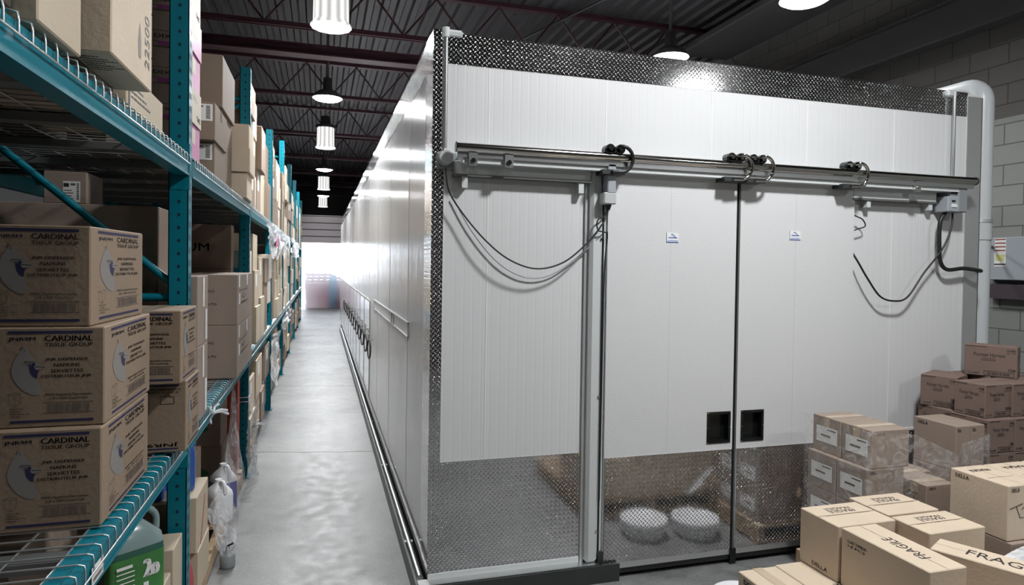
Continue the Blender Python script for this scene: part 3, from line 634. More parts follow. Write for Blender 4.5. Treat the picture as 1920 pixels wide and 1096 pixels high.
mb = MB(); mb.cyl((.02, .035, .001), (.02, .035, -.03), .02, 'rubber', 12, .01); mb.build('cable_gland', t)
# cables
def spline(P, n=10):
    P = [Vector(p) for p in P]; out = []
    for i in range(len(P)-1):
        a = P[max(i-1, 0)]; b = P[i]; c = P[i+1]; d = P[min(i+2, len(P)-1)]
        for k in range(n):
            t = k/n; out.append(.5*((2*b)+(c-a)*t+(2*a-5*b+4*c-d)*t*t+(3*b-a-3*c+d)*t**3))
    return out+[P[-1]]
def cable(name, pts, r, m, label, cat='cable'):
    o = Vector(pts[0]); mb = MB(); mb.tube([p-o for p in spline(pts)], r, m, 8); return tag(mb.build(name, loc=o), label, cat)
cy = FY-.06
cable('cable', [(.612, cy, 2.245), (.63, cy, 2.13), (.70, cy, 2.02), (.82, cy-.02, 1.88), (.95, cy-.03, 1.78), (1.10, cy-.03, 1.735), (1.25, cy-.03, 1.77), (1.38, cy-.03, 1.87), (1.47, cy-.03, 1.975), (1.503, cy-.02, 2.02)], .0045, 'rubber', 'black cable sagging in a loop across the left front panel')
cable('cable', [(.66, FY-.02, 2.10), (.76, FY-.02, 1.93), (.90, FY-.02, 1.77), (1.05, FY-.02, 1.69), (1.2, FY-.02, 1.70), (1.36, FY-.02, 1.80), (1.49, FY-.06, 1.93)], .0035, 'boxgrey', 'thin grey cable hanging just behind the black loop')
cable('cable', [(1.508, FY-.085, 2.06), (1.49, FY-.08, 2.03), (1.45, FY-.08, 2.0), (1.455, FY-.08, 1.95), (1.50, FY-.07, 1.94), (1.52, FY-.06, 1.92), (1.505, FY-.06, 1.7), (1.503, FY-.055, 1.0), (1.500, FY-.055, .45)], .004, 'rubber', 'black cable running down beside the left door post')
cable('cable', [(3.207, FY-.04, 1.86), (3.235, FY-.06, 1.80), (3.30, FY-.07, 1.70), (3.40, FY-.07, 1.59), (3.51, FY-.07, 1.56), (3.62, FY-.07, 1.585), (3.75, FY-.07, 1.74), (3.90, FY-.07, 1.90), (3.97, FY-.07, 2.04), (3.99, FY-.06, 2.137)], .006, 'rubber', 'black cable sagging from the control box behind the right door')
cable('cable', [(3.207, FY-.04, 2.10), (3.22, FY-.05, 2.09), (3.27, FY-.05, 2.07), (3.29, FY-.05, 2.03), (3.23, FY-.05, 2.01), (3.207, FY-.04, 2.0)], .004, 'rubber', 'short black cable loop at the edge of the right door')
cable('cable', [(3.93, FY-.06, 2.14), (3.885, FY-.06, 2.07), (3.885, FY-.06, 1.9), (3.90, FY-.06, 1.81), (3.96, FY-.06, 1.765), (4.1, FY-.06, 1.775), (4.26, FY-.05, 1.76), (4.5, FY+.35, 1.78), (5.6, 4.4, 1.95), (6.29, 4.80, 2.0)], .013, 'rubber', 'thick black conduit from the control box to the wall panel')
# cable loops along the aisle side
hoop0 = None
for k in range(12):
    y = 7.15+.58*k+.01*k*k
    if hoop0 is None:
        mb = MB(); mb.tube([(-.03-.01*math.sin(a), .09*math.sin(a)*1.0, -.10*math.cos(a)) for a in [2*PI*j/20 for j in range(20)]], .008, 'rubber', 6, closed=True)
        mb.cyl((-.03, 0, .10), (.01, 0, .10), .008, 'chrome', 8); hoop0 = mb.build('hose_loop', loc=(FX0-.013, y, .83)); tag(hoop0, 'dark hose loop on the freezer side, %s from the camera' % ordn[0], 'hose loop', 'hose loops hung along the freezer side')
    else:
        h = hoop0.copy(); COL.objects.link(h); h.location = (FX0-.013, y, .83); h['label'] = 'dark hose loop on the freezer side, %s from the camera' % ((ordn+['eleventh', 'twelfth'])[k])

# ------------------------------------------------------------------ downpipe, wall panel
t = thing('drain_pipe', (4.487, 3.52, 0), 'large white pvc pipe standing between the freezer corner and block wall', 'pipe')
mb = MB()
pts = [(0, 0, 0), (0, 0, 2.95)]+[(0, .12*(1-math.cos(a)), 2.95+.12*math.sin(a)) for a in [k*PI/16 for k in range(1, 9)]]+[(0, .36, 3.07), (0, .55, 3.06)]
mb.tube(pts, .066, 'pipe', 24); mb.build('pipe_run', t)
mb = MB(); mb.cyl((0, 0, 1.98), (0, 0, 2.12), .072, 'pipe', 24); mb.build('coupling', t)
mb = MB(); mb.cyl((0, .55, 3.06), (0, .72, 3.05), .03, 'chrome', 12); mb.cyl((0, .72, 3.05), (0, 1.1, 3.03), .02, 'chrome', 12); mb.build('metal_pipe', t, label='narrow bright metal pipe')
mb = MB(); mb.cyl((0, 0, 2.10), (0, 0, 2.125), .076, 'alu_matt', 24); mb.box((-.21, -.04, 2.10), (-.03, -.01, 2.125), 'alu_matt'); mb.box((-.13, -.055, 2.095), (-.11, -.02, 2.135), 'blackpl'); mb.build('pipe_strap', t, label='bright metal strap')
t = thing('electrical_panel', (6.28, 4.55, 1.68), 'grey electrical panel on the block wall at the right edge', 'electrical panel')
mb = MB(); mb.box((0, -.5, 0), (.118, .325, .41), 'boxgrey', ch=.006); mb.build('enclosure', t)
mb = MB(); f = Face(mb, (0, .225, .13), (0, -1, 0), (0, 0, 1), .11, .27); f.rect(0, 0, 1, 1, 'label', .001)
for k in range(4): f.rect(.03, .02+.13*k, .97, .06+.13*k, 'redink', .002)
f.rect(.1, .58, .9, .8, 'yellow', .002); f.rect(.0, .9, 1, .95, 'ink', .002); mb.build('warning_label', t, label='red and white warning labels')
mb = MB(); mb.box((6.30, -1, 1.50), (6.399, 4.87, 1.64), 'panelshade'); tag(mb.build('panel_shadow'), 'dark strip standing in for the shadow under the electrical panel', 'shadow strip')  # solid dark strip in place of the shadow cast by the panel

# ================================================================== RACKS
RX, RXB = -.55, -1.62          # aisle face, rear
ZB, ZU = 1.0, 2.205            # beam tops (lower, upper)
def make_frame(h):
    t = thing('rack_upright_frame', (RX, 0, 0), '', 'rack upright', 'teal pallet rack uprights')
    for xx, s in ((0, 1), (RXB-RX, -1)):
        mb = MB(); x1, x0 = (xx, xx-.078) if s > 0 else (xx+.078, xx)
        mb.box((x0, 0, 0), (x1, .004, h), 'teal'); xo = xx
        if s > 0:
            mb.box((x1-.004, 0, 0), (x1, .078, h), 'teal'); mb.box((x0, 0, 0), (x0+.004, .06, h), 'teal')
            mb.box((x0, .074, 0), (x0+.02, .078, h), 'teal')
        else: mb.box((x0, 0, 0), (x0+.004, .078, h), 'teal'); mb.box((x1-.004, 0, 0), (x1, .06, h), 'teal')
        z = .1
        while z < h-.03:
            if s > 0:
                xc = (x0+x1)/2+.002; mb.add([(xc+.0065*math.cos(a*PI/5), -.0006, z+.008*math.sin(a*PI/5)) for a in range(10)], [tuple(range(10))], 'hole')
                for yy in (.022, .05): mb.add([(x1+.0006, yy-.004, z), (x1+.0006, yy+.006, z+.004), (x1+.0006, yy+.004, z+.03), (x1+.0006, yy-.006, z+.026)], [(0, 1, 2, 3)], 'hole')
            z += .056
        mb.box((x0-.02, -.02, 0), (x1+.02, .10, .008), 'teal'); mb.build('post', t)
    fr0, rr = -.08, RXB-RX+.08
    for (xa, za, xb, zb) in ((fr0, .25, rr, .75), (rr, .80, fr0, 1.53), (fr0, 1.66, rr, 2.45), (rr, 2.5, fr0, h-.3)):
        mb = MB(); mb.tube([(xa, .03, za), (xb, .03, zb)], .017, 'teal', 8); mb.build('diagonal_brace', t)
    for z in (.2, 1.59, h-.25): mb = MB(); mb.tube([(fr0, .03, z), (rr, .03, z)], .017, 'teal', 8); mb.build('horizontal_brace', t)
    return t
YP = [.58+2.53*k for k in range(9)]       # uprights; the second stands at 3.11
tall, low = make_frame(3.62), make_frame(4.3)
ou = ['beside the camera', 'nearest in view, beside the napkin boxes', 'second in view along the aisle', 'third in view along the aisle', 'fourth in view along the aisle', 'fifth in view along the aisle', 'sixth in view along the aisle', 'seventh in view along the aisle', 'eighth in view along the aisle']
short = make_frame(3.30)
src = {1: low, 2: short, 4: tall}
fr_ = {}
for k, y in enumerate(YP[1:], 1):
    L = 'teal steel rack upright, '+ou[k]
    if k in src: src[k].location = (RX, y, 0); src[k]['label'] = L
    else: dup(short if k == 3 else tall, (RX, y, 0), L)
def beam(name, y, z, L, front, label, first=None):
    t = thing(name, (RX if front else RXB, y, z), label, 'rack beam', 'teal beams of the pallet rack'); s = 1 if front else -1
    mb = MB(); x1, x0 = (.0, -.042)
    if front:
        mb.box((-.024, 0, -.085), (0, L, -.012), 'teal'); mb.box((-.06, 0, -.085), (-.024, L, .0), 'teal'); mb.box((-.004, 0, -.088), (.003, L, -.078), 'teal')
    else: mb.box((0, 0, -.085), (.045, L, 0), 'teal')
    mb.build('step_beam', t)
    if front:
        for yy in (-.075, L+.0): mb = MB(); mb.box((-.07, yy if yy < 0 else yy-.004, -.15), (.004, (yy+.004) if yy < 0 else yy, .05), 'teal'); mb.build('end_connector', t)
    return t
def deck_mb(L):
    mb = MB(); r = .0028; x0 = RXB-RX+.03
    y = .03
    while y < L:
        mb.tube([(x0, y, .006), (-.01, y, .006), (.0045, y, .002), (.0065, y, -.012), (.0065, y, -.04)], r, 'wire', 5); y += .062
    for k in range(9): x = -.12*k-.06; mb.tube([(x, .03, .001), (x, L-.02, .001)], r, 'wire', 5)
    mb.tube([(.009, .03, -.04), (.009, L-.02, -.04)], r, 'wire', 5)
    return mb
LB = 2.45
bf = beam('rack_beam', 0, 0, LB, True, ''); bb = beam('rack_beam', 0, 0, LB, False, '')
wd = thing('wire_deck', (RX, 0, 0), '', 'wire shelf', 'wire decks of the pallet rack'); deck_mb(LB).build('wire_mesh', wd)
for k in range(5):
    mb = MB(); y = .2+.5*k; mb.box((RXB-RX+.05, y, -.03), (-.062, y+.07, -.003), 'channel'); mb.build('support_channel', wd)
bayn = ['rack bay beside the camera']+[o_+' rack bay' for o_ in 'second third fourth fifth sixth seventh eighth'.split()]
fst = True
for b in range(8):
    y = YP[b]+.082
    for z, nm in ((ZB, 'lower'), (ZU, 'upper')):
        for o, fn in ((bf, 'front'), (bb, 'rear')):
            x = RX if o is bf else RXB; L = 'teal %s beam of the %s level in the %s' % (fn, nm, bayn[b])
            if fst: o.location = (x, y, z); o['label'] = L
            else: dup(o, (x, y, z), L)
        L = 'galvanised wire deck of the %s level in the %s' % (nm, bayn[b])
        if fst: wd.location = (RX, y, z); wd['label'] = L; fst = False
        else: dup(wd, (RX, y, z), L)
T1, T2 = ZB+.010, ZU+.010
t = MB(); t.box((0, 0, 0), (.0012, .09, .045), 'label'); f = Face(t, (.0012, 0, 0), (0, 1, 0), (0, 0, 1), .09, .045); f.rect(.1, .2, .6, .4, 'ink'); f.barcode(.1, .6, .9, .85)
tag(t.build('shelf_label', loc=(RX+.0045, 1.86, ZB-.075)), 'small white barcode label stuck on the lower teal beam', 'label')

# ---- bay 0 lower deck: napkin cartons
cp = [('front', cardinal), ('right', cardinal)]
cbox(-.84, -.578, 2.05, 2.56, T1, T1+.275, 'napkin carton with printed bird head, bottom of the near stack', m='cardk', prints=cp, group='printed napkin cartons in the near stack')
cbox(-.842, -.580, 2.08, 2.59, T1+.276, T1+.551, 'napkin carton with printed bird head, middle of the near stack', m='cardk', prints=cp, group='printed napkin cartons in the near stack')
cbox(-.868, -.606, 2.09, 2.56, T1+.552, T1+.832, 'napkin carton with printed bird head, top of the near stack', rot=math.radians(-2.5), m='cardk', prints=cp, group='printed napkin cartons in the near stack')
def plug(f): f.rect(.1, .05, .9, .075, 'navy'); f.text('JNR9M', .35, .86, .9, .92, 'ink', .02, flip=True); f.rect(.1, .94, .9, .96, 'navy'); f.text('COMMERCIAL DISPENSER', .15, .10, .92, .13, 'ink', flip=True); f.text('A USAGE COMMERCIAL', .3, .145, .9, .17, 'ink', flip=True); f.line(.66, .32, .66, .22, .002); f.line(.66, .22, .84, .22, .002); f.line(.84, .22, .84, .32, .002); f.line(.84, .32, .66, .32, .002); f.line(.7, .22, .75, .18, .002); f.line(.75, .18, .8, .22, .002)
cbox(-.76, -.5, 2.70, 3.02, T1+.276, T1+.552, 'napkin carton half hidden behind the near stack, resting on another', m='cardk', prints=cp, tape='y')
cbox(-.76, -.495, 2.78, 3.06, T1, T1+.275, 'upside down napkin carton beside the rack post, under another', m='cardk', prints=[('front', plug), ('right', cardinal)])
# ---- bay 0 upper deck
def p110(f):
    f.text('110c', .05, .05, .5, .22, 'ink'); f.rect(.05, .55, .9, .57, 'inkg'); f.rect(.05, .85, .9, .87, 'inkg'); f.text('DIXIE', .55, .65, .85, .75, 'ink')
def pside(f):
    for k in range(3): f.rect(.1, .15+.25*k, .85, .30+.25*k, 'ink'); f.rect(.13, .17+.25*k, .82, .28+.25*k, 'cardm', .0012)
    small_print(f, .2, .86, .6, 1)
cbox(-.98, -.535, 1.50, 1.74, T2, T2+.5, 'pale tan carton at the top left edge of the photo', m='cardp', tape='x')
def p2250(f): f.vtext('22500', .80, .62, .93, .90, 'ink', .015); f.poly([(.62, .80), (.66, .70), (.70, .80), (.69, .88), (.63, .88)], 'greyp')
cbox(-.60, -.500, 1.84, 2.235, T2+.045, T2+.6, 'tall tan carton overhanging the upper beam, marked 22500', m='card', prints=[('right', p2250), ('bottom', lambda f: small_print(f, .1, .1, .8, 7, 'ink'))])
cbox(-.95, -.602, 2.02, 2.24, T2, T2+.3, 'tan carton tucked behind the tall overhanging one', m='cardm')
cbox(-.94, -.575, 2.27, 2.745, T2, T2+.125, 'low pale carton at the foot of the cup carton stacks on the upper deck', m='cardp', prints=[('right', lambda f: (small_print(f, .1, .3, .5, 3, 'ink', .08), f.rect(.03, .4, .07, .85, 'ink')))])
for k in range(5):
    z = T2+.126+k*.162
    cbox(-.94, -.612, 2.47, 2.745, z, z+.161, 'carton with black framed print above the low pale one, %s from the bottom' % ordn[k], m='cardm', prints=[('front', p110), ('right', pside)], group='framed print cartons on the upper deck')
for j, (xa, xb, ya, yb) in enumerate(((-1.6, -1.0, .75, 1.45), (-.98, -.56, .75, 1.45), (-1.6, -1.0, 1.5, 2.0), (-1.6, -.97, 2.5, 3.0), (-1.6, -1.02, 2.03, 2.47))):
    cbox(xa, xb, ya, yb, T2, T2+.4, 'light blocking carton added on the upper deck beside the camera, %s from the left' % ordn[j], m='shadeboard', group='light blocking cartons on the near upper deck')  # cartons added to stop light falling through the upper deck
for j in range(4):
    cbox(-2.5, -1.75, -.2+.95*j, .7+.95*j, 0, 3.0, 'tall dark block added to darken behind the near rack, %s from the camera' % ordn[j], m='shadeboard', group='dark blocks added behind the rack', name='dark_backing_load', cat='load')  # dark blocks added so the space behind the rack stays black
# dark deep cartons behind
cbox(-1.35, -.70, 3.26, 3.64, T1, T1+.98, 'large dark carton deep on the lower deck printed PACKAGING', m='cardm', prints=[('front', lambda f: (f.text('PACKAGING', .42, .24, .80, .28, 'ink', 0), f.text('ENTERPRISES LTD', .42, .40, .88, .43, 'ink', 0)))])

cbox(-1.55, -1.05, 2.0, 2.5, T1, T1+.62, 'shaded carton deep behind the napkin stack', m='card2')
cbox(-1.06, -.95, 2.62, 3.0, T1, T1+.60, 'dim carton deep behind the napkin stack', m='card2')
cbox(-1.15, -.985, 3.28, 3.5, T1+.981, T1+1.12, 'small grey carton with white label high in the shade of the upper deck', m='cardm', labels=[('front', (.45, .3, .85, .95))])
cbox(-1.02, -.85, 3.30, 3.34, 2.0, 2.17, 'small grey-white labelled box up under the upper deck', m='cardm', labels=[('front', (.45, .3, .8, .95))]) if False else None

# ---- bay 1 lower deck
def whitetapes(o, w_, d_, h_, spec):
    mb = MB(); f = faces(mb, w_, d_, h_)['right']
    for (x0, t0, x1, t1) in spec: f.rect(x0, t0, x1, t1, 'whitetape', .0015)
    mb.build('white_tape', o, label='strips of white tape')
y1a = YP[1]+.1
for k, (z0, z1) in enumerate(((T1, T1+.345), (T1+.346, T1+.67))):
    o = cbox(-.695, -.53, y1a+.02, y1a+.30, z0, z1, ('pale taped carton behind the rack post, on the deck', 'pale taped carton behind the rack post, topmost')[k], m='cardm')
    whitetapes(o, .165, .28, z1-z0, [(.45, .02, .62, .45), (.7, .5, .9, .95)])
def ppack(f): f.text('DA PACKAGING', .1, .30, .62, .35, 'ink', 0); f.text('ENTERPRISES LTD', .1, .56, .66, .60, 'ink', .01); f.poly([(.36+.1*math.cos(a*PI/8), .45+.055*math.sin(a*PI/8)) for a in range(16)], 'inkg'); f.poly([(.36+.06*math.cos(a*PI/8), .44+.03*math.sin(a*PI/8)) for a in range(16)], 'cardm', .0012)
for k, (z0, z1) in enumerate(((T1, T1+.335), (T1+.336, T1+.655))):
    o = cbox(-.86, -.50, 4.45, 5.38, z0, z1, ('large brown packaging carton on the lower deck of the second bay', 'large brown packaging carton stacked on another, second bay')[k], m='cardm', prints=[('front', ppack), ('right', ppack)])
    whitetapes(o, .36, .93, z1-z0, [(.06, .02, .12, .25), (.06, .38, .14, .6), (.55, .02, .62, .25)])
cbox(-1.5, -.95, 4.0, 4.4, T1, T1+.5, 'dark carton deep on the lower deck of the second bay, on the deck', m='cardm')
cbox(-1.45, -.66, 5.45, 5.60, T1+.0, T1+1.02, 'broad brown carton standing at the back of the second bay', m='card2', prints=[('front', lambda f: (f.text('SALSUM', .3, .14, .8, .20, 'ink'), f.rect(0, .33, 1, .335, 'seam'), f.rect(0, .62, 1, .625, 'seam')))])
# ---- bay 1 upper deck: pink and white cartons, labelled cartons
z = T2
def magenta(f):
    f.rect(.0, .0, 1, 1, 'pinkc', .0007); f.rect(.05, .12, .5, .55, 'paper', .0012); small_print(f, .1, .2, .3, 2)
def cream(f): f.rect(0, 0, 1, 1, 'paper', .0007); f.text('TABLE', .5, .7, .9, .85, 'purple', e=.0012); small_print(f, .1, .2, .5, 3)
for k in range(6):
    mg = k not in (1, 4); h_ = .16
    cbox(-.9, -.565+(.006 if k % 2 else 0), y1a+.02, y1a+.25, z, z+h_-.001, 'cup carton with %s side right behind the near post, %s from the bottom' % ('magenta' if mg else 'cream', ordn[k]), m='cardm', prints=[('front', lambda f: (p110(f), f.rect(.6, .85, .95, .97, 'purple', .0012))), ('right', magenta if mg else cream)], group='magenta and cream cartons on the upper deck'); z += h_
lbl = [('front', (.55, .06, .97, .5))]
cbox(-.98, -.575, 4.0, 4.42, T2, T2+.20, 'tan carton with white shipping label on the upper deck, lower one', m='card2', labels=lbl)
cbox(-.97, -.565, 3.94, 4.40, T2+.201, T2+.41, 'tan carton with white shipping label on the upper deck, upper one', m='card2', labels=lbl, tape='x')
cbox(-1.1, -.62, 4.43, 5.1, T2, T2+.50, 'tall plain carton behind the two labelled cartons, upper deck', m='card2')
cbox(-1.1, -.60, 4.48, 5.08, T2+.501, T2+.83, 'plain carton on top of the tall one, below the teal post top', m='card2')
for k in range(3): cbox(-1.6, -1.1, 3.6, 3.95, T2+.3*k, T2+.3*k+.299, 'carton stacked deep on the upper deck, %s from the bottom' % ordn[k], m='card2' if k else 'card3', group='cartons at the rear of the upper deck')
cbox(-1.05, -.68, 3.55, 3.9, T2, T2+.30, 'plain carton on the upper deck behind the magenta stack, lower', m='card2'); cbox(-1.05, -.69, 3.57, 3.9, T2+.301, T2+.55, 'plain carton on the upper deck behind the magenta stack, middle', m='card2')
cbox(-1.05, -.68, 3.55, 3.88, T2+.551, T2+.9, 'plain carton on the upper deck behind the magenta stack, topmost', m='card2')
cbox(-.86, -.52, 5.14, 5.50, T2, T2+.185, 'plain tan carton before the second post, bottom of three', m='card')
cbox(-.85, -.50, 5.12, 5.52, T2+.186, T2+.36, 'plain tan carton before the second post, middle of three', m='card')
cbox(-.84, -.51, 5.16, 5.50, T2+.361, T2+.54, 'plain tan carton before the second post, topmost of three', m='card')

# ---- generic filling of the further bays
rnd = random.Random(5)
def fill(b, lev, z0, zmax, ya, yb, mats, ncol, white=.25):
    y = ya; c = 0; wds = [rnd.uniform(.8, 1.2) for _ in range(ncol)]; sm = sum(wds); L = (yb-ya)
    for wv in wds:
        wy = wv/sm*L; z = z0; c += 1; k = 0
        top = z0+(zmax-z0)*rnd.uniform(.72, 1)
        nb = max(2, round((top-z0)/rnd.uniform(.27, .36))) ; hb_ = (top-z0)/nb
        mm = rnd.choice(mats)
        for k in range(nb):
            fx = rnd.uniform(-.60, -.545); h_ = hb_
            wn = ordn[c-1]
            lab = '%s carton, %s, %s column on the %s, %s from bottom' % ({'card': 'tan', 'card2': 'brown', 'cardp': 'pale', 'cardm': 'grey-brown', 'card3': 'rust brown', 'paper': 'cream'}[mm], bayn[b], wn, lev, ordn[k])
            o = cbox(fx-.42, fx, y+.006, y+wy-.006-rnd.uniform(0, .05), z, z+h_-.001, lab, m=mm, group='cartons in the far rack bays', seam=False)
            if b < 5 and rnd.random() < white+.2:
                lb = MB(); f = faces(lb, .42, wy-.03, h_-.001)['right']; f.rect(.2, .1, .55, .45, 'label', .0015); small_print(f, .25, .2, .2, 2); lb.build('shipping_label', o)
            z += h_
        y += wy
for b in range(2, 8):
    ya, yb = YP[b]+.1, YP[b+1]-.02; nc = 5 if b < 4 else (4 if b < 5 else 3)
    fill(b, 'upper deck', T2, 3.25 if b < 4 else 3.4, ya, yb, ['card', 'card2', 'cardp', 'card2'], nc)
    fill(b, 'lower deck', T1, 2.02, ya, yb, ['card', 'card2', 'cardp', 'paper'], nc)
# ---- floor level
def pallet(loc, size, label, m='wood', rotz=0, group=None):
    L, W = size; t = thing('pallet', loc, label, 'pallet', group, rotz)
    mb = MB(); n_ = 7
    for k in range(n_): y = -W/2+(W-.09)*k/(n_-1); mb.box((-L/2, y, .105), (L/2, y+.09, .125), m)
    mb.build('deck_boards', t)
    for k in range(3): mb = MB(); x = -L/2+(L-.04)*k/2; mb.box((x, -W/2, .02), (x+.04, W/2, .105), m); mb.build('stringer', t)
    mb = MB()
    for k in range(3): y = -W/2+(W-.09)*k/2; mb.box((-L/2, y, 0), (L/2, y+.09, .02), m)
    mb.build('bottom_boards', t); return t
for b in range(2, 8):
    ya, yb = YP[b]+.14, YP[b+1]-.08
    pallet(((RX+RXB)/2-.02, (ya+yb)/2, 0), (.98, yb-ya-.04), '%s pallet on the floor under the %s' % ('blue' if b == 2 else 'wooden', bayn[b]), 'bluepal' if b == 2 else 'wood')
    fill(b, 'floor level', .126, .86, ya+.02, yb-.02, ['card', 'card2', 'cardm'], 4 if b < 5 else 3)
pallet((-1.06, 4.37, 0), (.98, 2.2), 'wooden pallet on the floor under the second rack bay')
pallet((-1.06, 1.95, 0), (.98, 2.1), 'wooden pallet on the floor under the rack beside the camera')
tl = [('front', tri_logo), ('right', lambda f: small_print(f, .1, .2, .5, 3))]
cbox(-1.05, -.665, 4.98, 5.32, .45, .76, 'carton with green triangle logo under the second bay, upper one', m='card2', prints=tl)
cbox(-1.05, -.66, 5.0, 5.34, .126, .449, 'carton with green triangle logo under the second bay, lower one', m='card2', prints=tl)
cbox(-1.0, -.60, 5.40, 5.52, .126, .42, 'red carton by the second post, bottom of three', m='redc', group='red cartons by the second post')
cbox(-1.0, -.60, 5.40, 5.52, .421, .64, 'red carton by the second post, middle of three', m='redc', group='red cartons by the second post')
cbox(-1.0, -.60, 5.40, 5.52, .641, .86, 'red carton by the second post, top of three', m='redc', group='red cartons by the second post')
cbox(-.90, -.56, 3.42, 3.75, .34, .61, 'tan carton on the floor stack just behind the near post, upper', m='cardp', tape='y', prints=[('right', lambda f: f.line(.7, .2, .35, 1, .02, 'redc'))])
cbox(-.90, -.555, 3.44, 3.76, .126, .339, 'tan carton on the floor stack just behind the near post, lower', m='cardp')
cbox(-1.0, -.69, 3.95, 4.35, .126, .62, 'open brown carton behind the blue jug under the second bay', m='card2')
cbox(-.88, -.56, 2.90, 3.08, .126, .58, 'plain tan carton standing before the near post on the floor pallet', m='cardp', tape='y')
cbox(-.84, -.565, 2.30, 2.88, .126, .50, 'wide tan carton below the green jug, on the floor pallet', m='cardp', tape='y')
cbox(-.86, -.58, 1.55, 2.27, .126, .52, 'tan carton below the blue jug, on the floor pallet', m='card')
cbox(-1.45, -.95, 1.6, 2.2, .126, .7, 'dark carton deep under the lower wire deck', m='card3')
cbox(-1.5, -.93, 2.4, 3.0, .126, .8, 'brown carton deep under the lower wire deck', m='cardm')
# jugs
def jug(loc, rotz, body, top, label, lab=None, h=.30, w_=.165, d_=.125, cap='whitepl'):
    t = thing('jug', loc, label, 'jug', None, rotz); ns = 32
    def ring(z, sx, sy, e=.32):
        out = []
        for k in range(ns):
            a = 2*PI*k/ns; c, s = math.cos(a), math.sin(a)
            out.append((math.copysign(abs(c)**e, c)*sx, math.copysign(abs(s)**e, s)*sy, z))
        return out
    def loft(rs, m, name):
        mb = MB(); V = [p for r in rs for p in r]
        mb.add(V, [(i*ns+k, i*ns+(k+1) % ns, (i+1)*ns+(k+1) % ns, (i+1)*ns+k) for i in range(len(rs)-1) for k in range(ns)], m, True)
        mb.add(rs[0], [tuple(range(ns))[::-1]], m); mb.add(rs[-1], [tuple(range(ns))], m); return mb.build(name, t)
    loft([ring(0, w_*.46, d_*.46), ring(.012, w_*.5, d_*.5), ring(h*.3, w_*.5, d_*.5), ring(h*.62, w_*.5, d_*.5)], body, 'body')
    loft([ring(h*.62, w_*.5, d_*.5), ring(h*.72, w_*.47, d_*.48, .4), ring(h*.82, w_*.30, d_*.36, .6), ring(h*.90, w_*.15, d_*.2, .9), ring(h*.93, .022, .022, 1)], top, 'shoulder')
    mb = MB(); mb.cyl((0, 0, h*.92), (0, 0, h), .021, cap, 20); mb.build('cap', t)
    mb = MB(); mb.tube(spline([(w_*.10, 0, h*.90), (w_*.30, 0, h*.96), (w_*.47, 0, h*.86), (w_*.48, 0, h*.70)], 6), .012, top, 8); mb.build('handle', t)
    if lab:
        mb = MB(); R = [(math.copysign(abs(math.cos(a))**.32, math.cos(a))*w_*.506, math.copysign(abs(math.sin(a))**.32, math.sin(a))*d_*.506) for a in [-PI*.95+PI*.9*k/24 for k in range(25)]]
        mb.add([(x, y, h*.12) for x, y in R]+[(x, y, h*.55) for x, y in R], [(k, k+1, k+26, k+25) for k in range(24)], lab, True)
        f = Face(mb, (-w_*.38, -d_*.51-.001, h*.12), (1, 0, 0), (0, 0, 1), w_*.76, h*.43)
        if lab == 'greenlab':
            f.rect(.0, .16, .35, .24, 'label', .0015); f.text('2o', .62, .15, .95, .6, 'label', .05); f.rect(.60, .72, .72, .95, 'label', .0015)
            for k in range(5): f.rect(0, .32+.12*k, .4, .35+.12*k, 'label', .0012)
        else: [f.rect(.1, .22+.16*q_, .9-.12*q_, .30+.16*q_, 'label') for q_ in range(3)]
        mb.build('label', t, label='printed label')
    return t
jug((-.665, 2.68, .501), math.radians(38), 'greenliq', 'greytop', 'green liquid jug with a green label under the lower beam', 'greenlab', .335, .20, .15)
jug((-.72, 2.08, .521), math.radians(30), 'violet', 'violet', 'blue-violet jug below the wire deck at the bottom left', None, .30)
jug((-.95, 1.85, .521), math.radians(20), 'bluejug', 'bluejug', 'dark blue jug seen through the wire deck at the bottom left', None, .30) if False else None
jug((-.68, 3.56, .611), math.radians(20), 'bluejug', 'bluejug', 'blue jug with white lettering just behind the near post', 'bluejug', .30)
cbox(-.95, -.645, 3.21, 3.41, .126, .66, 'dark carton under the blue jug behind the near post', m='card2')
jug((-.76, 3.30, .661), math.radians(15), 'bluejug', 'bluejug', 'blue jug half hidden behind the near post', 'bluejug', .24)
jug((-.60, 3.88, .126), math.radians(10), 'redpl', 'redpl', 'red plastic jug low beside the pale floor cartons', None, .33, .16, .14) if False else None
jug((-.60, 4.62, .126), math.radians(-50), 'violet', 'whitepl', 'white and blue jug wrapped in stretch film on the floor pallet', None, .30, .15, .13)
jug((-.60, 4.42, .126), math.radians(-50), 'whitepl', 'whitepl', 'white jug wrapped in stretch film on the floor pallet', None, .26, .15, .13)
jug((-.59, 3.255, .0), math.radians(-50), 'redpl', 'redpl', 'red bottle at the foot of the near post', None, .46, .075, .075, 'redpl')
mb = MB(); mb.lathe([(0, 0), (.04, 0), (.042, .01), (.042, .07), (.03, .08), (.012, .09), (.012, .12), (0, .12)], (0, 0, 0), 'boxdark', 20); mb.tube([(0, 0, .12), (.03, -.02, .14)], .006, 'rubber', 6)
tag(mb.build('small_pot', loc=(-.495, 4.02, 0)), 'small dark tin pot on the aisle floor beside the wrapped jugs', 'pot')
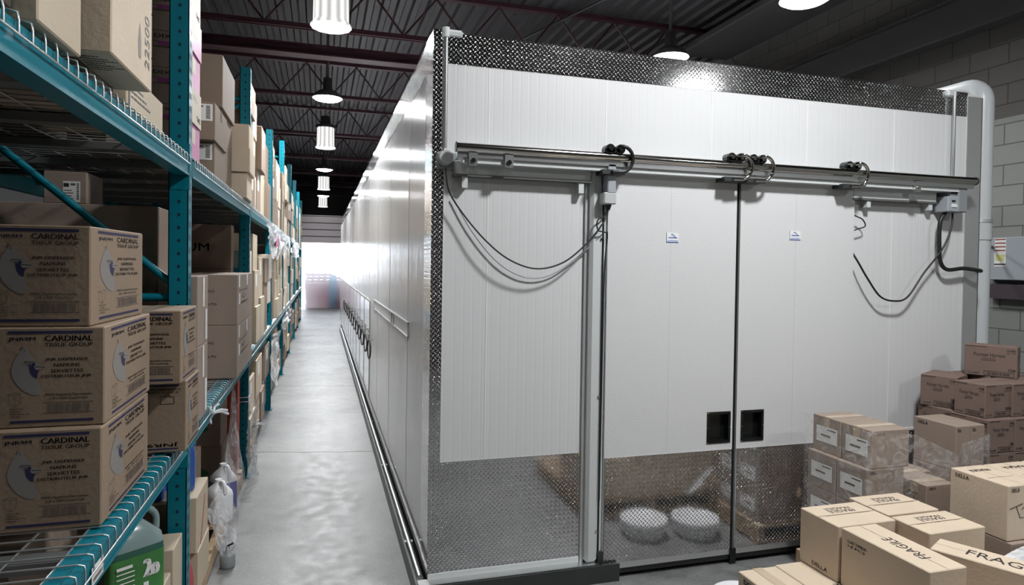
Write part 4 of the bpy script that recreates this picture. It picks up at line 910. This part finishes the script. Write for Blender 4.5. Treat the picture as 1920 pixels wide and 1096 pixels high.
# stretch film draped over the jugs and hanging by the post
def film(name, fn, nu, nv, m, label, amp=.012, seed=1, cat='plastic film'):
    r = random.Random(seed); ph = [(r.uniform(0, 6), r.uniform(6, 22), r.uniform(3, 12), r.uniform(-9, 9)) for _ in range(7)]
    o = fn(0, 0)
    def g(u, v):
        p = fn(u, v)-o; s = sum(math.sin(a+b*u+d*v+1.4*math.sin(c*v+a)) for a, b, c, d in ph)/7
        return p+Vector((amp*s*2, amp*.6*math.sin(9*u+5*v), amp*s))
    mb = MB(); mb.sheet(g, nu, nv, m); return tag(mb.build(name, loc=o), label, cat)
film('stretch_film', lambda u, v: Vector((-.60+.085*(1-v)+.02*math.sin(5*u), 3.98+1.35*u, .03+(.30+.5*u*u)*v)), 60, 30, 'film', 'crumpled clear stretch film over the wrapped jugs on the floor pallet', .014, 2)
film('stretch_film', lambda u, v: Vector((-.53+.05*math.sin(u*3.1), 5.38+.34*u, .02+.72*v*(1-.3*u))), 30, 40, 'film', 'bunched clear film gathered round the foot of the second post', .022, 4)
film('plastic_film', lambda u, v: Vector((-.495+.02*math.sin(9*u), 7.0+4.0*u, 1.95+.20*v-.16*math.sin(u*11)*math.sin(u*11)*(1-v))), 90, 14, 'filmw', 'torn white film hanging below the upper beam in the far bays', .03, 5)
film('plastic_film', lambda u, v: Vector((-.485+.02*math.sin(7*u), 12.2+3.2*u, 1.85+.33*v)), 60, 14, 'filmw', 'second ragged length of white film under the upper beam further on', .035, 6)
film('plastic_film', lambda u, v: Vector((-.495+.015*math.sin(7*u), 7.6+1.0*u, .30+.6*v)), 30, 20, 'filmw', 'white film hanging below the lower beam beyond the third post', .03, 7)
film('plastic_film', lambda u, v: Vector((-.515+.02*math.sin(7*u), 10.0+2.6*u, .72+.25*v)), 30, 14, 'filmw', 'white film bunched along the lower beam farther down', .035, 8)
mb = MB(); mb.sheet(lambda u, v: Vector((.01*math.sin(3*v), .35*u, -.16*v)), 4, 6, 'pinktag'); tag(mb.build('pink_tag', loc=(-.48, 7.75, 2.08)), 'pink plastic tag hanging among the white film', 'tag')
def knot(loc, label):
    mb = MB(); r = random.Random(3)
    for k in range(7): a = r.uniform(0, 6.28); mb.tube(spline([(0, 0, 0), (.03*math.cos(a), .02, .03*math.sin(a)), (.05*math.cos(a)+.02, .03, .06*math.sin(a)-.02)], 5), [.007]*10+[.004], 'filmw', 6)
    tag(mb.build('film_knot', loc=loc), label, 'knot')
knot((RX+.025, 3.68, ZB-.04), 'white film knot tied on the lower beam behind the near post')
knot((-.49, 5.65, .42), 'white film knot by the foot of the second post')
for k, z in enumerate((.62, .655)):
    mb = MB(); mb.tube([(-.085, -.008, 0), (.006, -.008, .002), (.008, .08, .006)], .004, 'whitetape', 6); tag(mb.build('strap_band', loc=(RX, YP[2], z)), ('lower', 'upper')[k]+' pale strap bent round the second post', 'strap')

# ================================================================== RIGHT: PALLETS OF CARTONS
def fragile(f): f.text('FRAGILE', .2, .30, .8, .62, 'ink', 0)
def frag2(f): f.text('FRAGILE', .28, .30, .72, .42, 'ink', 0, flip=True); f.text('FRAGILE', .28, .18, .72, .28, 'ink', 0, flip=True); f.rect(.1, .52, .9, .528, 'inkg')
def lowp(f): daily(f, .05)
ZA, ZL = .655, .412
pallet((2.29, 2.02, 0), (1.04, .98), 'wooden pallet under the front stack of fragile cartons')
k = 0
for (x0, x1, y0, y1, nm) in ((1.79, 1.985, 2.05, 2.47, 'left corner'), (1.99, 2.37, 2.05, 2.48, 'under the raised corner box'), (2.375, 2.78, 2.05, 2.48, 'rear right'), (1.99, 2.37, 1.56, 2.045, 'front middle'), (2.375, 2.78, 1.56, 2.045, 'front right')):
    cbox(x0, x1, y0, y1, .126, ZL, 'carton in the bottom layer of the front pallet, '+nm, m='card', tape='y' if k < 2 else None, prints=[('top', lambda f: (f.text('UP THIS WAY', .3, .5, .7, .56, 'inkg', flip=True), f.text('DELLA', .3, .6, .6, .64, 'inkg', flip=True))), ('left', daily)]); k += 1
cbox(2.135, 2.445, 2.265, 2.495, ZL+.001, ZA, 'carton at the rear left of the front pallet, top layer', m='card', prints=[('top', frag2), ('left', lambda f: f.text('DELLA', .35, .86, .75, .93, 'inkg'))], flap=False)
cbox(2.46, 2.755, 2.32, 2.548, ZL+.001, ZA, 'carton at the rear of the front pallet beside the wrapped stack', m='card', prints=[('top', frag2)])
cbox(2.455, 2.765, 2.108, 2.30, ZL+.001, ZA, 'carton with its top print facing up, right of the notch', m='card', prints=[('top', frag2)])
def ftop(f): 
    for _ in (0,):
        vs_, fs = glyphs('FRAGILE', .0); f.mb.add([f.P(.64-.26*y, .78-.46*x, .0009) for x, y in vs_], fs, 'ink')
def ftop2(f):
    vs_, fs = glyphs('FRAGILE', .0); f.mb.add([f.P(.34+.36*y, .12+(.70)*x, .0009) for x, y in vs_], fs, 'ink')
cbox(2.142, 2.322, 1.835, 2.255, ZL+.001, ZA, 'long narrow carton marked FRAGILE at the front of the pallet', m='card', prints=[('top', ftop), ('left', lambda f: (f.text('GLASS TUMBLER', .08, .15, .32, .2, 'inkg'), f.text('24 PCS', .08, .23, .3, .27, 'inkg'), f.text('DELLA', .45, .85, .62, .92, 'ink')))], tape=None)
a = math.radians(-63.2)
ud = Vector((math.cos(a), math.sin(a), 0)); vd = Vector((-ud.y, ud.x, 0)); c = Vector((2.355, 2.02, 0))+ud*.25+vd*.0725
carton((c.x, c.y, ZL+.001), (.145, .5, .23), 'tilted narrow carton marked FRAGILE at the bottom right corner', rotz=a+PI/2, m='card', prints=[('top', lambda f: f.mb.add([f.P(.3+.42*y, .22+.55*x, .0009) for x, y in glyphs('FRAGILE', .0)[0]], glyphs('FRAGILE', .0)[1], 'ink'))])
# white pails
def pail(loc, r, h, label):
    t = thing('lidded_tub', loc, label, 'tub', 'white tubs by the freezer doors')
    mb = MB(); mb.lathe([(0, 0), (r*.85, 0), (r*.88, .01), (r*.97, h-.03)], (0, 0, 0), 'whitepl', 36); mb.build('bucket', t)
    mb = MB(); mb.lathe([(r*.98, h-.04), (r*1.03, h-.035), (r*1.03, h-.003), (r*.98, h), (r*.93, h-.002), (r*.9, h-.008), (0, h-.008)], (0, 0, 0), 'whitepl', 40); mb.build('lid', t)
pail((2.06, 2.80, 0), .15, .11, 'low white lidded tub left of the front pallet, cut by the frame')
pail((2.40, 2.87, 0), .15, .11, 'low white lidded tub between the front pallet and the doors')
film('plastic_film', lambda u, v: Vector((2.46+.17*u, 2.62+.12*v, .16+.16*u+.05*v)), 16, 16, 'filmw', 'white plastic tuft beside the front pallet corner', .012, 9)
# second pallet: wrapped stack
pallet((3.19, 2.88, 0), (1.02, .56), 'wooden pallet under the film wrapped label cartons')
lab2 = lambda: [('left', (.14, .28, .88, .72))]
LX = 2.735
for i in range(4):
    z0 = .126+.2*i; off = -.03 if i < 3 else 0; x0 = LX+off
    for j, (ya, yb) in enumerate(((2.69, 2.893), (2.898, 3.11))):
        cbox(x0, x0+.245, ya-(.0), yb, z0, z0+.199, 'film wrapped carton with white label, %s column, %s from the floor' % (('nearer', 'farther')[j], ordn[i]), m='cardm', labels=lab2(), tape='x' if i == 3 else None, prints=[('front', daily)], group='label cartons in the wrapped stack')
for i in range(3):
    z0 = .126+.175*i
    for j, (ya, yb) in enumerate(((2.60, 2.748), (2.752, 2.90))):
        cbox(3.0, 3.185, ya, yb, z0, z0+.174, 'small pinkish carton in the middle of the wrapped pallet, %s row, %s from the floor' % (('front', 'rear')[j], ordn[i]), m='cardm', tape='x' if i == 2 else None, prints=[('left', daily), ('front', daily)], group='small middle cartons')
for i in range(3):
    z0 = .126+.255*i
    cbox(3.41, 3.515, 2.78, 3.05, z0, z0+.254, 'tall carton at the right of the wrapped pallet, left one, %s from the floor' % ordn[i], m='cardm', rot=math.radians(0), prints=[('front', daily), ('left', daily)], group='right hand wrapped cartons')
    cbox(3.52, 3.62, 2.78, 3.05, z0, z0+.254, 'tall carton at the right of the wrapped pallet, right one, %s from the floor' % ordn[i], m='cardm', prints=[('front', daily)], group='right hand wrapped cartons')
cbox(3.19, 3.40, 2.92, 3.08, .126, .60, 'brown carton in the gap at the rear of the wrapped pallet', m='cardm', prints=[('front', lambda f: small_print(f, .3, .1, .5, 3, 'ink'))])
# film over that pallet: a tube of sheet around it
def wrapf(u, v):
    pts = [(2.692, 3.13), (2.690, 2.67), (2.98, 2.66), (3.20, 2.59), (3.42, 2.755), (3.64, 2.76), (3.66, 3.08)]
    s = u*(len(pts)-1); i = min(int(s), len(pts)-2); t_ = s-i; a_, b_ = pts[i], pts[i+1]
    tops = [.93, .93, .90, .80, .80, .84, .84]; tt = tops[i]+(tops[i+1]-tops[i])*t_
    return Vector((a_[0]+(b_[0]-a_[0])*t_, a_[1]+(b_[1]-a_[1])*t_, .10+(tt-.10)*v))
film('stretch_film', wrapf, 120, 30, 'filmthin', 'clear stretch film wound round the label carton pallet', .003, 10)
film('stretch_film', lambda u, v: Vector((3.63+.22*u*(1-v), 2.83+.05*u, .45+.35*v*(1-.1*u))), 20, 20, 'film', 'loose flap of stretch film off the right side of the wrapped pallet', .012, 11)
# T pallet
pallet((3.42, 2.08, 0), (1.0, .9), 'wooden pallet under the hand marked cartons at the right edge')
for j, (x0, x1) in enumerate(((2.95, 3.145), (3.155, 3.40), (3.41, 3.62))):
    cbox(x0, x1, 2.15, 2.43, .551, .80, 'pale topped carton at the right edge, %s of its row' % ordn[j], m='cardm' if 0 else 'card', prints=[('left', lambda f: daily(f, .06)), ('top', lambda f: (f.text('FRAGILE', .2, .2, .8, .3, 'inkg', flip=True), f.rect(.1, .6, .9, .61, 'inkg'))), ('front', (lambda f: (daily(f, .05), f.line(.05, .42, .45, .34, .004, 'ink'), f.line(.25, .38, .38, .6, .004, 'ink'), f.line(.38, .6, .6, .58, .003, 'ink'), f.line(.55, .36, .6, .58, .003, 'ink'), f.line(.42, .45, .55, .36, .003, 'ink'), f.line(.7, .4, .95, .38, .003, 'ink'))))], group='hand marked cartons')
    cbox(x0, x1, 2.13, 2.45, .126, .549, 'carton beneath the pale topped ones, %s of its row' % ordn[j], m='cardm', group='cartons under the hand marked ones')
film('plastic_film', lambda u, v: Vector((2.84+1.0*u, 1.62+.50*v, .50+.04*math.sin(7*u))), 50, 26, 'filmw', 'crumpled white plastic sheet before the hand marked cartons', .02, 12)
cbox(2.95, 3.85, 1.66, 2.12, .126, .46, 'low carton covered by the crumpled white plastic', m='cardm')
film('plastic_film', lambda u, v: Vector((2.82+.12*u, 2.47+.12*v, .50+.08*v)), 14, 14, 'filmw', 'pinkish white plastic bulging behind the notch of the front pallet', .014, 13)
cbox(2.83, 2.985, 2.50, 2.585, .0, .49, 'narrow carton standing under the bulging plastic', m='cardm')
# rust brown stack
pallet((4.14, 3.04, 0), (.86, .64), 'wooden pallet under the rust brown cartons')
bp = [('front', brown_print), ('left', brown_print)]
ra = math.radians(26)
def rb(px, py, z0, rot, label, w_=.16, d_=.20, h_=.199, **kk):
    """px,py = near-left upper corner seen from the camera: front face runs right from it"""
    c_, s_ = math.cos(rot), math.sin(rot)
    # local left face centre -> world
    ctr = Vector((px, py, 0))+Vector((c_, s_, 0))*w_/2+Vector((-s_, c_, 0))*d_/2
    return carton((ctr.x, ctr.y, z0), (w_, d_, h_), label, rot, m='card3', prints=bp, group='rust brown cartons stacked by the freezer corner', **kk)
Z5 = [.126+.195*i for i in range(7)]
rb(4.085, 2.945, Z5[5], ra+math.radians(4), 'rust brown carton alone on top of its stack, before the white pipe', .13, .27, .194)
rb(3.765, 3.07, Z5[4], ra, 'rust brown carton at the left of the second layer down', .27, .20, .194)
rb(3.690, 2.835, Z5[4], math.radians(3), 'rust brown carton at the front corner of the second layer down', .20, .185, .194)
rb(3.895, 2.83, Z5[4], math.radians(3), 'rust brown carton right of the front corner one, second layer down', .22, .20, .194)
rb(4.12, 2.82, Z5[4], math.radians(3), 'rust brown carton at the right edge, second layer down', .22, .20, .194)
rb(4.01, 3.06, Z5[4], math.radians(3), 'rust brown carton behind the corner ones, second layer down', .32, .24, .194)
for i in range(4):
    for j in range(4):
        rb(3.675+.205*j, 2.80, Z5[i], 0, 'rust brown carton in the front row, %s from the left, %s from the floor' % (ordn[j], ordn[i]), .20, .24, .194)
    for j in range(3):
        rb(3.70+.265*j, 3.045, Z5[i], 0, 'rust brown carton in the rear row, %s from the left, %s from the floor' % (ordn[j], ordn[i]), .26, .24, .194)

# ================================================================== FAR END OF THE AISLE
def crate(loc, label, m='redpal'):
    mb = MB()
    for k in range(5): x = -.5+.225*k; mb.box((x, -.5, .10), (x+.1, .5, .12), m)
    for k in range(3): y = -.5+.46*k; mb.box((-.5, y, .0), (.5, y+.08, .10), m)
    return tag(mb.build('red_pallet', loc=loc), label, 'pallet', 'red pallets stacked at the far end')
rp = None
for s, (x, y, n_) in enumerate(((-.05, 27.3, 10), (1.05, 27.5, 9), (2.2, 27.4, 10))):
    for k in range(n_):
        L = 'red pallet at the far end, %s stack, %s from the floor' % (ordn[s], ordn[k])
        if rp is None: rp = crate((x, y, 0), L)
        else: o = rp.copy(); COL.objects.link(o); o.location = (x+rnd.uniform(-.03, .03), y, .135*k); o['label'] = L
mb = MB(); mb.lathe([(0, 0), (.16, 0), (.17, .8), (.15, 1.2), (.1, 1.28), (0, 1.28)], (0, 0, 0), 'bluepl', 16); tag(mb.build('blue_bag', loc=(.48, 26.35, .0)), 'tall bright blue wrapped bundle before the red pallets at the far end', 'bundle')
